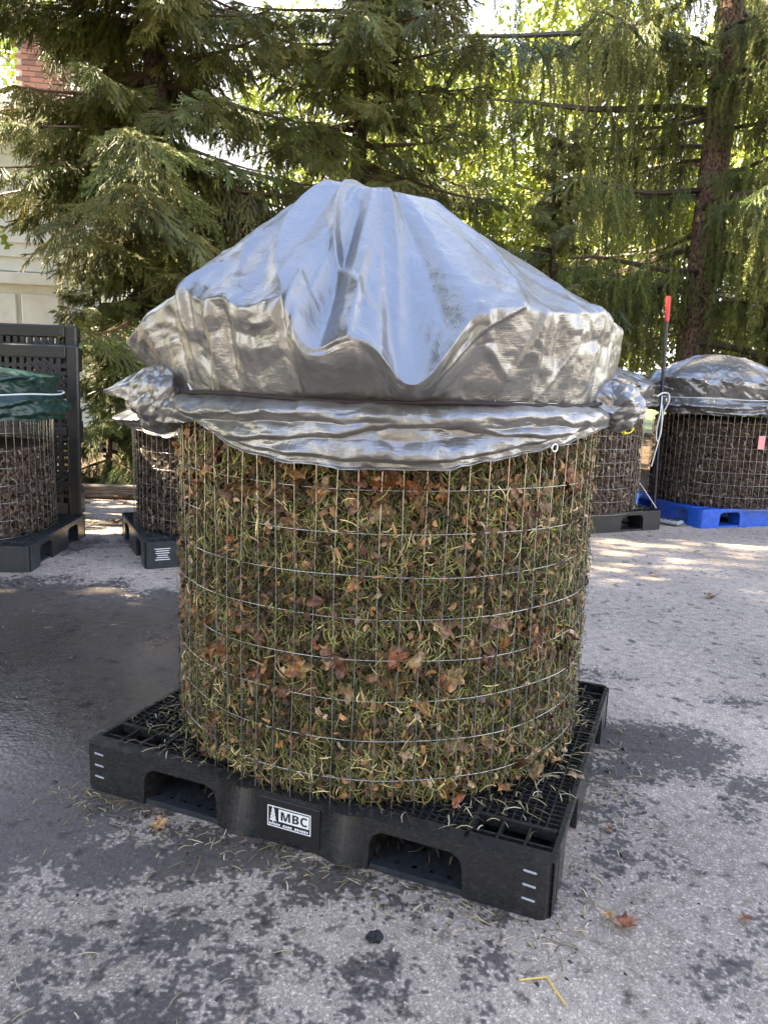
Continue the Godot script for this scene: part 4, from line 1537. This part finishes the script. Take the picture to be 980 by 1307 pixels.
func main_label(o: Node3D) -> void:
	var z := PD / 2
	var b := mb()
	b.cbox(Vector3(0, 0.068, z + 0.001), Vector3(0.172, 0.108, 0.005), 0.0015)
	var pl := put(o, "label_plate", b.mesh(), M.label_black)
	pl.set_meta("label", "black label plate with a white pine tree and lettering")
	var zz := z + 0.0042
	b = mb()
	var x0 := -0.060
	var x1 := 0.062
	var y0 := 0.048
	var y1 := 0.104
	for e in [[x0, x1, y0, y0 + 0.0022], [x0, x1, y1 - 0.0022, y1], [x0, x0 + 0.0022, y0 + 0.0022, y1 - 0.0022], [x1 - 0.0022, x1, y0 + 0.0022, y1 - 0.0022]]:
		b.box(Vector3((e[0] + e[1]) / 2, (e[2] + e[3]) / 2, zz), Vector3(e[1] - e[0], e[3] - e[2], 0.001))
	put(pl, "logo_frame", b.mesh(), M.label_white)
	b = mb()
	b.box(Vector3(0.0145, 0.0815, zz), Vector3(0.085, 0.033, 0.001))
	put(pl, "logo_field", b.mesh(), M.label_white)
	# the pine in the logo
	b = mb()
	var c := Vector3(-0.044, 0.060, zz + 0.0004)
	for k in 4:
		var yb := 0.004 + 0.0085 * k
		var w := 0.0105 - 0.0019 * k
		b.tri(c + Vector3(-w, yb, 0), c + Vector3(w, yb, 0), c + Vector3(0, yb + 0.0155, 0))
	b.box(c + Vector3(0, 0.002, 0), Vector3(0.003, 0.006, 0.0006))
	put(pl, "logo_pine", b.mesh(), M.label_white)
	# line of tiny print under the letters
	b = mb()
	for k in 17:
		if k in [5, 10]: continue
		b.box(Vector3(-0.053 + 0.0066 * k, 0.0555, zz), Vector3(0.0044, [0.006, 0.0045, 0.0055][k % 3], 0.0008))
	put(pl, "logo_small_print", b.mesh(), M.label_white)
	var tm := TextMesh.new()
	var sf := SystemFont.new()
	sf.font_names = PackedStringArray(["Droid Sans"])
	sf.font_weight = 700
	tm.font = sf
	tm.text = "MBC"
	tm.font_size = 64
	tm.pixel_size = 0.00050
	tm.depth = 0.0008
	var t := put(pl, "logo_letters", tm, M.label_black, Vector3(0.0145, 0.0815, zz + 0.0009))
	t.scale = Vector3(1.12, 1.0, 1.0)
	# worn vent slots at the corners
	for s in [-1.0, 1.0]:
		for k in 3:
			b = mb()
			b.cbox(Vector3(s * (PW / 2 - 0.052), 0.112 - 0.034 * k, z + 0.0005), Vector3(0.030, 0.005, 0.004), 0.001, Basis(Vector3(0, 0, 1), -0.06))
			put(o, "vent_slot", b.mesh(), M.worn_plastic)

func main_heap() -> void:
	var R := 0.6038
	var o := thing("compost_heap", "heap of green grass and brown leaves in the big wire cage", "compost", Vector3.ZERO)
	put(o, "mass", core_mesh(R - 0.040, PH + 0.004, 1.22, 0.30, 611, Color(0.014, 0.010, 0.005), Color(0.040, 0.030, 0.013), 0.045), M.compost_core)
	var g := RandomNumberGenerator.new()
	g.seed = 612
	var ly := noise(613, 1.0, FastNoiseLite.TYPE_SIMPLEX, 3)
	var pal := func(th: float, y: float) -> Color:
		var n := ly.get_noise_3d(sin(th) * 1.2, y * 7.0, cos(th) * 1.2) + 0.5 * ly.get_noise_3d(sin(th) * 5.0, y * 12.0, cos(th) * 5.0)
		var f := g.randf_range(0.30, 1.6) * clampf(1.0 + 1.1 * ly.get_noise_3d(sin(th) * 8.0 + 5.0, y * 14.0, cos(th) * 8.0), 0.35, 1.6)
		var p := g.randf() + n * 0.45
		if p < 0.26: return Color(0.062, 0.038, 0.018) * f
		if p < 0.62: return Color(0.088, 0.098, 0.022) * f
		if p < 0.84: return Color(0.17, 0.18, 0.042) * f
		if p < 0.975: return Color(0.28, 0.23, 0.085) * f
		return Color(0.46, 0.37, 0.18) * f
	var b := mb(true)
	b.use_n = false
	blades(b, 70000, R, PH + 0.012, 1.12, g, pal, 0.012, 0.055, 0.0011, 0.0028, -0.034, 0.001)
	blades(b, 4500, R, PH + 0.012, 1.10, g, pal, 0.015, 0.055, 0.0011, 0.0025, 0.000, 0.014)
	put(o, "grass_blades", b.mesh(), M.grass_blade, Vector3.ZERO, "stuff")
	# shredded leaf pieces
	var fr := mb(true)
	fr.use_n = false
	var pal2 := func(_th: float, _y: float) -> Color:
		var f := g.randf_range(0.4, 1.2)
		var p := g.randf()
		if p < 0.55: return Color(0.085, 0.046, 0.022) * f
		if p < 0.8: return Color(0.20, 0.092, 0.032) * f
		if p < 0.93: return Color(0.36, 0.19, 0.07) * f
		return Color(0.48, 0.33, 0.20) * f
	blades(fr, 6500, R, PH + 0.015, 1.10, g, pal2, 0.010, 0.030, 0.005, 0.014, -0.018, 0.006)
	put(o, "leaf_shreds", fr.mesh(), M.leaf_fragments, Vector3.ZERO, "stuff")
	# whole leaves pressed against the mesh
	var lm := []
	for k in 8:
		lm.append(leaf_mesh(620 + k, 0.036 + 0.009 * (k % 4)))
	for k in 290:
		var th := g.randfn() * 0.8 - 0.05 if g.randf() < 0.72 else g.randf() * TAU
		var band := g.randf()
		var y: float
		if band < 0.42:
			y = 0.915 + g.randfn() * 0.035
			th = th * 0.8 - 0.1
		elif band < 0.74: y = 0.50 + g.randfn() * 0.045 + 0.03 * sin(th * 2.0)
		else: y = g.randf_range(PH + 0.03, 1.05)
		if y < PH + 0.03 or y > 1.08: y = g.randf_range(0.2, 1.0)
		var N := Vector3(sin(th), 0, cos(th))
		var p := put(o, "leaf", lm[g.randi() % 8], M["dead_leaf_%d" % [0, 0, 1, 1, 2, 2, 2, 3, 4, 4, 5][g.randi() % 11]], N * (R - 0.006 + g.randf_range(-0.014, 0.010)) + Vector3(0, y, 0))
		var up := (N + Vector3(g.randfn(), g.randfn() + 0.25, g.randfn()) * 0.45).normalized()
		p.basis = Basis(Quaternion(Vector3.UP, up)) * Basis(Vector3.UP, g.randf() * TAU)
		var s := g.randf_range(0.6, 1.15)
		p.scale = Vector3(s, s, s)

func main_tarp() -> void:
	var o := thing("silver_tarp", "big silver tarp peaked over the main compost bin", "tarp", Vector3.ZERO)
	var brk := [[-180, 1.33], [-150, 1.27], [-128, 1.34], [-108, 1.30], [-95, 1.24], [-76, 1.24], [-66, 1.31], [-52, 1.37], [-45, 1.325], [-41, 1.337], [-37, 1.338], [-32, 1.30], [-27, 1.337], [-21.5, 1.325], [-19.5, 1.24], [-17, 1.22], [-12.7, 1.242], [-10, 1.256], [-7, 1.251], [-4.7, 1.231], [-0.9, 1.149], [1.7, 1.15], [5, 1.198], [9.6, 1.276], [13.4, 1.323], [15.3, 1.326], [24.5, 1.334], [31, 1.327], [40, 1.333], [53, 1.35], [62, 1.33], [80, 1.30], [110, 1.22], [140, 1.34], [180, 1.33]]
	# s from 0 (peak) to 1 (shoulder) to 2 (tie); bearing in degrees
	var folds := [
		[0.15, -62, 1.0, -23, 0.026, 0.030, 0.10], [0.85, -23, 2.0, -19.5, 0.038, 0.012, 0.10],
		[0.35, -16, 1.15, -15, -0.020, 0.05, 0.045], [0.25, -10, 1.05, -12.5, 0.016, 0.04, 0.05],
		[0.05, -45, 0.86, -7.5, 0.022, 0.035, 0.022], [0.62, -8.5, 1.02, -10, 0.018, 0.028, 0.008],
		[0.10, 5, 0.98, -2.0, 0.018, 0.06, 0.035], [0.75, -2.5, 1.3, -0.8, -0.012, 0.03, 0.03],
		[0.03, 60, 1.5, 4.2, 0.012, 0.05, 0.006], [0.15, 9, 1.0, 8, -0.010, 0.03, 0.05],
		[0.2, 60, 1.0, 26, 0.007, 0.05, 0.05], [0.3, 75, 1.0, 40, 0.009, 0.06, 0.03], [0.12, -80, 0.95, -38, 0.007, 0.05, 0.02], [0.2, -95, 1.0, -52, 0.010, 0.04, 0.03],
		[0.85, -52, 1.9, -50, 0.030, 0.05, 0.022], [0.95, -46, 2.0, -47, -0.018, 0.02, 0.022], [0.95, -42.5, 2.0, -43, 0.016, 0.018, 0.02], [1.0, -38.5, 2.0, -37.5, -0.016, 0.02, 0.016], [0.95, -35.5, 2.0, -34, 0.014, 0.02, 0.016], [1.0, -32, 2.0, -30, -0.010, 0.02, 0.03],
		[1.0, -27, 1.95, -22, 0.010, 0.05, 0.03], [1.05, -60, 1.9, -57, -0.024, 0.03, 0.03], [0.9, -68, 1.9, -64, 0.022, 0.05, 0.03], [1.0, -75, 1.95, -70, -0.016, 0.03, 0.04],
		[1.02, -9, 1.9, -8, 0.012, 0.06, 0.012], [1.05, -4, 1.9, -3, -0.018, 0.05, 0.025],
		[0.95, 14.2, 1.35, 15.2, 0.020, 0.03, 0.025], [1.35, 15.2, 1.75, 22, 0.010, 0.02, 0.035], [1.5, 22, 1.98, 19.5, 0.010, 0.03, 0.015], [0.98, 28.5, 1.6, 24, 0.014, 0.014, 0.04], [1.15, 28.2, 1.95, 28, 0.010, 0.02, 0.012], [1.0, 40.5, 2.0, 40, 0.014, 0.05, 0.018], [1.35, 40, 1.95, 31, 0.009, 0.02, 0.02], [1.0, 34, 1.7, 35, -0.012, 0.03, 0.03], [0.95, 51, 1.9, 47, 0.014, 0.03, 0.03], [1.2, 57, 2.0, 53, -0.012, 0.03, 0.03]]
	folds.append_array(rand_folds(631, 22, 0.0035))
	var back := rand_folds(632, 60, 0.018)
	for f in back:
		if absf(f[1]) > 80.0 and absf(f[3]) > 80.0: folds.append(f)
	var extra := func(d: float) -> float:
		var a := 0.045 * exp(-pow((d + 82.0) / 18.0, 2.0))
		if d > -20.5 and d < -4.0: a += 0.012
		if d > 30.0 and d < 110.0: a -= 0.014
		return a
	put(o, "cover", tarp_dome(Vector3(-0.05, 1.682, 0), brk, 0.645, 1.37, 0.40, 1.116, 0.612, folds, 0.015, 633, 620, extra), M.silver_tarp)
	var hem := [[-180, 1.0], [-110, 0.99], [-75, 1.06], [-61, 1.075], [-48.5, 1.055], [-36.5, 0.996], [-22.8, 0.976], [-6.5, 0.969], [7.5, 0.973], [21, 0.999], [33, 1.023], [55, 1.062], [70, 1.07], [110, 1.0], [180, 1.0]]
	var ridges := [
		[[[-62, 1.09], [-48, 1.080], [-36, 1.084], [-23, 1.092], [-11, 1.094], [4, 1.10]], 0.034, 0.030, 0.024],
		[[[-42, 1.02], [-34, 1.030], [-14.5, 1.048], [-2, 1.074], [8, 1.078], [20, 1.060], [33, 1.056], [50, 1.080]], 0.020, 0.040, 0.012],
		[[[6, 1.10], [20, 1.100], [30, 1.106], [46, 1.102], [58, 1.092]], 0.038, 0.020, 0.034],
		[[[-54, 1.058], [-45, 1.040], [-30, 1.006], [-11, 0.997], [2, 0.993], [14, 1.009], [25, 1.033], [40, 1.064], [56, 1.088]], 0.020, 0.040, 0.008]]
	for r in rand_ridges(634, 22, 1.0, 1.09, 0.03):
		if r[0][0][0] > 60 or r[0][2][0] < -62: ridges.append(r)
	put(o, "skirt", tarp_skirt(1.116, 0.617, hem, ridges, 0.022, 0.016, 635, 560, 60), M.silver_tarp)
	grommet(o, 0.676, 31.5, 1.024)
	# left knot with its loose corner
	var k1 := put(o, "knot", bunch(641, 0.095, 0.080, 0.075, 9.0, 0.24), M.silver_tarp, Vector3(-0.600, 1.095, 0.235))
	k1.rotation = Vector3(0.2, -0.6, 0.5)
	wing(o, [Vector3(-0.555, 1.17, 0.23), Vector3(-0.63, 1.185, 0.20), Vector3(-0.70, 1.155, 0.18), Vector3(-0.775, 1.112, 0.17)], [Vector3(-0.58, 1.085, 0.29), Vector3(-0.645, 1.09, 0.27), Vector3(-0.70, 1.085, 0.22), Vector3(-0.785, 1.100, 0.17)], 0.030)
	wing(o, [Vector3(-0.50, 1.10, 0.36), Vector3(-0.545, 1.10, 0.34), Vector3(-0.59, 1.10, 0.31), Vector3(-0.64, 1.12, 0.26)], [Vector3(-0.47, 1.05, 0.40), Vector3(-0.53, 1.04, 0.36), Vector3(-0.59, 1.035, 0.32), Vector3(-0.66, 1.05, 0.26)], 0.024)
	# right knot
	var k2 := put(o, "knot", bunch(642, 0.072, 0.062, 0.07, 11.0, 0.22), M.silver_tarp, Vector3(0.585, 1.112, 0.275))
	k2.rotation = Vector3(0, 0.5, -0.3)
	wing(o, [Vector3(0.53, 1.17, 0.29), Vector3(0.57, 1.175, 0.28), Vector3(0.61, 1.17, 0.25), Vector3(0.66, 1.14, 0.2)], [Vector3(0.52, 1.10, 0.34), Vector3(0.57, 1.095, 0.34), Vector3(0.62, 1.09, 0.31), Vector3(0.67, 1.08, 0.24)], 0.02)
	cord("tie_cord", "dark elastic cord round the big silver tarp", ring_pts(Vector3.ZERO, 0.628, 1.118, -180, 180, 72, 0.003), 0.0055, M.dark_cord)
	cord("knot_cord", "white cord tied round the left knot of the big tarp", [Vector3(-0.56, 1.165, 0.26), Vector3(-0.535, 1.15, 0.305), Vector3(-0.515, 1.12, 0.335), Vector3(-0.505, 1.08, 0.345), Vector3(-0.52, 1.05, 0.33)], 0.004, M.white_cord)

func wing(parent: Node, top: Array, bot: Array, belly: float) -> void:
	# a stiff loose corner of cloth, folded along its middle
	var cols := 28
	var rows := 18
	var nz := noise(650, 12.0)
	var P := PackedVector3Array()
	var U := PackedVector2Array()
	for r in rows:
		var t := float(r) / (rows - 1)
		for k in cols:
			var s := 3.0 * k / (cols - 1)
			var i := mini(int(s), 2)
			var a: Vector3 = (top[i] as Vector3).lerp(top[i + 1], s - i)
			var b: Vector3 = (bot[i] as Vector3).lerp(bot[i + 1], s - i)
			var p := a.lerp(b, t)
			var fade := 1.0 - 0.7 * s / 3.0
			p += Vector3(-0.3, 0.25, 0.9).normalized() * (belly * (1.0 - absf(t * 2.0 - 1.0)) * fade + 0.030 * absf(nz.get_noise_3dv(p)) * fade)
			P.push_back(p)
			U.push_back(Vector2(s * 0.05, t * 0.1))
	var m := mb(false, true)
	m.grid(P, cols, rows, false, true, U)
	put(parent, "loose_corner", m.mesh(), M.silver_tarp)

# ---------------------------------------------------------------- things lying about
func ground_blade(b: MB, p: Vector3, an: float, L: float, w: float, bend: float, col: Color, hover: float) -> void:
	var d := Vector3(cos(an), 0, sin(an))
	var e := Vector3(-sin(an), 0, cos(an))
	var k := b.v.size()
	for s in 4:
		var t := s / 3.0 - 0.5
		var q := p + d * t * L + e * bend * L * (1.0 - 4.0 * t * t) + Vector3(0, hover * (1.0 - 3.0 * t * t) + 0.002, 0)
		var ww := w * (0.5 if s in [1, 2] else 0.3)
		b.v.push_back(q - e * ww + Vector3(0, 0.0006, 0))
		b.v.push_back(q + e * ww)
		b.c.push_back(col)
		b.c.push_back(col)
	for s in 3:
		var a := k + s * 2
		for j in [0, 3, 1, 0, 2, 3]:
			b.ix.push_back(a + j)

func litter() -> void:
	var g := RandomNumberGenerator.new()
	g.seed = 700
	var b := mb(true)
	b.use_n = false
	var cl := mb(true)
	cl.use_n = false
	var ex := Vector3(cos(PT), 0, -sin(PT))
	var ez := Vector3(sin(PT), 0, cos(PT))
	var tone := func() -> Color:
		var f := g.randf_range(0.6, 1.3)
		var p := g.randf()
		if p < 0.40: return Color(0.34, 0.27, 0.13) * f
		if p < 0.65: return Color(0.14, 0.13, 0.04) * f
		if p < 0.85: return Color(0.12, 0.07, 0.035) * f
		return Color(0.45, 0.40, 0.26) * f
	for k in 1900:
		var p: Vector3
		var z := g.randf()
		if z < 0.34:      # in front of the pallet
			p = PC + ex * g.randf_range(-0.72, 0.72) + ez * (PD / 2 + absf(g.randfn()) * 0.07 + 0.01)
		elif z < 0.46:    # along its right side
			p = PC + ex * (PW / 2 + absf(g.randfn()) * 0.08 + 0.01) + ez * g.randf_range(-0.55, 0.6)
		elif z < 0.60:    # on the wet ground at left
			p = Vector3(g.randf_range(-2.4, -0.6), 0, g.randf_range(-1.6, 0.8))
		elif z < 0.72:
			p = Vector3(g.randf_range(-1.2, 1.2), 0, g.randf_range(0.6, 1.7))
		else:
			p = Vector3(g.randf_range(-3.0, 4.0), 0, g.randf_range(-4.4, 1.5))
		if g.randf() < 0.62:
			ground_blade(b, p, g.randf() * TAU, g.randf_range(0.008, 0.045) * (1.6 if g.randf() < 0.1 else 1.0), g.randf_range(0.001, 0.0026), g.randfn() * 0.05, tone.call(), 0.003)
		else:             # a crumb of soil or leaf
			var s := g.randf_range(0.002, 0.006) * (2.0 if g.randf() < 0.12 else 1.0)
			var c := Color(0.030, 0.021, 0.014) * g.randf_range(0.5, 2.2)
			var top := p + Vector3(g.randfn() * s * 0.3, s * 0.9, g.randfn() * s * 0.3)
			var an := g.randf() * TAU
			for j in 5:
				var a := p + Vector3(cos(an + j * TAU / 5), 0, sin(an + j * TAU / 5)) * s * (0.8 + 0.5 * sin(j * 2.1 + an))
				var e := p + Vector3(cos(an + (j + 1) * TAU / 5), 0, sin(an + (j + 1) * TAU / 5)) * s * (0.8 + 0.5 * sin((j + 1) % 5 * 2.1 + an))
				cl.tri(top, e, a, c)
	put(self, "straw_litter", b.mesh(), M.grass_blade, Vector3.ZERO, "stuff")
	put(self, "soil_crumbs", cl.mesh(), M.leaf_fragments, Vector3.ZERO, "stuff")
	for n in [["straw_litter", "short bits of straw and dry grass strewn over the asphalt", "straw"], ["soil_crumbs", "dark crumbs of soil scattered over the asphalt", "soil"]]:
		get_node(n[0]).set_meta("label", n[1])
		get_node(n[0]).set_meta("category", n[2])
	# clippings that dropped on the deck and into the fork openings
	var dk := mb(true)
	dk.use_n = false
	for k in 2600:
		var u := g.randf_range(-0.64, 0.64)
		var w := g.randf_range(-0.53, 0.53)
		var p := PC + ex * u + ez * w
		var rr := Vector2(p.x, p.z).length()
		if rr < 0.60 or rr > 0.62 + absf(g.randfn()) * 0.09: continue
		p.y = PH
		ground_blade(dk, p, g.randf() * TAU, g.randf_range(0.015, 0.06), g.randf_range(0.0015, 0.0032), g.randfn() * 0.08, tone.call() * 0.8, 0.006)
	for k in 60:
		var u := (g.randf_range(0.22, 0.44)) * (1.0 if g.randf() < 0.6 else -1.0)
		var p := PC + ex * u + ez * (PD / 2 - 0.08 - absf(g.randfn()) * 0.09) + Vector3(0, 0.017 + absf(g.randfn()) * 0.008, 0)
		ground_blade(dk, p, g.randf() * TAU, g.randf_range(0.02, 0.07), g.randf_range(0.002, 0.004), g.randfn() * 0.2, tone.call() * 0.5, 0.008)
	var dn := put(self, "clippings", dk.mesh(), M.grass_blade, Vector3.ZERO, "stuff")
	dn.set_meta("label", "loose grass clippings fallen on the black pallet's deck and runners")
	dn.set_meta("category", "clippings")
	# single leaves one can point at
	var spots := [
		[-0.581, 0.488, 0.05, 3, "pale brown leaf lying by the pallet's front left corner"], [0.513, 0.846, 0.045, 0, "larger of two reddish leaves right of the pallet's near corner"], [0.483, 0.824, 0.03, 3, "smaller of two reddish leaves right of the pallet's near corner"],
		[0.792, 0.832, 0.03, 0, "small rusty leaf at the right edge of the picture"], [0.60, 0.49, 0.022, 1, "tiny orange leaf right of the pallet on dry asphalt"], [1.92, -1.72, 0.07, 4, "curled brown leaf in the middle of the right-hand asphalt"],
		[1.77, -2.16, 0.06, 5, "pale curled leaf just beyond the sun patches"], [-1.86, -3.42, 0.07, 3, "tan leaf by the upright pallets' foot"], [-1.52, -2.86, 0.06, 5, "greyish leaf between the two left pallets"]]
	for k in spots.size():
		var sp = spots[k]
		var o := put(self, "fallen_leaf", leaf_mesh(720 + k, sp[2]), M["dead_leaf_%d" % sp[3]], Vector3(sp[0], 0.010 + 0.10 * sp[2], sp[1]))
		o.rotation = Vector3(0.1, k * 1.7, 0.08)
		o.set_meta("label", sp[4])
		o.set_meta("category", "leaf")
		o.set_meta("group", "single leaves on the asphalt")
	var deck := [[0.40, 0.44, 0.055, 3, "pale leaf on the deck near the pallet's near right corner"], [0.475, 0.385, 0.04, 1, "orange leaf on the deck's right edge"], [0.50, 0.47, 0.05, 5, "grey-tan leaf at the deck's near right corner"], [0.17, 0.585, 0.045, 0, "rusty leaf at the foot of the heap in front"], [0.30, 0.53, 0.05, 1, "orange-brown leaf at the foot of the heap, right of the middle"], [-0.47, 0.37, 0.045, 2, "dark red leaf on the deck's left part"]]
	for k in deck.size():
		var sp = deck[k]
		var o := put(self, "fallen_leaf", leaf_mesh(740 + k, sp[2]), M["dead_leaf_%d" % sp[3]], Vector3(sp[0], PH + 0.012, sp[1]))
		o.rotation = Vector3(0.15, k * 2.1, 0.1)
		o.set_meta("label", sp[4])
		o.set_meta("category", "leaf")
		o.set_meta("group", "single leaves on the pallet deck")
	# bent straw and a clod
	var st := mb()
	st.tube([Vector3(-0.045, 0.003, -0.006), Vector3(0.012, 0.004, -0.012), Vector3(0.014, 0.004, -0.008), Vector3(0.020, 0.004, 0.02), Vector3(0.032, 0.003, 0.055)], [0.0022], 5)
	var so := put(self, "bent_straw", st.mesh(), mat("straw_yellow", lin(0.55, 0.40, 0.10), 0.6), Vector3(0.292, 0, 1.00))
	so.set_meta("label", "bent yellow straw on the asphalt in front of the pallet")
	so.set_meta("category", "straw")
	var cd := put(self, "soil_clod", bunch(751, 0.016, 0.010, 0.012, 7.0, 0.35), M.inner_black, Vector3(-0.035, 0.008, 0.88))
	cd.set_meta("label", "dark clod of soil in front of the pallet's middle")
	cd.set_meta("category", "soil")
	# leaf litter along the bed's edge
	var lf := mb(true)
	lf.use_n = false
	for k in 1600:
		var p := Vector3(g.randf_range(-5.0, 6.5), 0.012, -4.42 - absf(g.randfn()) * 0.6 + 0.12 * g.randfn())
		var f := g.randf_range(0.5, 1.4)
		var c := Color(0.20, 0.11, 0.05) * f if g.randf() < 0.6 else Color(0.30, 0.21, 0.12) * f
		var an := g.randf() * TAU
		var s := g.randf_range(0.02, 0.05)
		var d := Vector3(cos(an), g.randf_range(-0.1, 0.5), sin(an)) * s
		var e := Vector3(-sin(an), g.randf_range(-0.1, 0.5), cos(an)) * s * 0.7
		lf.tri(p - d, p + e, p + d, c)
		lf.tri(p - d, p + d, p - e, c)
	var ln := put(self, "leaf_litter", lf.mesh(), M.leaf_fragments, Vector3.ZERO, "stuff")
	ln.set_meta("label", "brown leaf litter along the edge of the tree bed")
	ln.set_meta("category", "leaf litter")
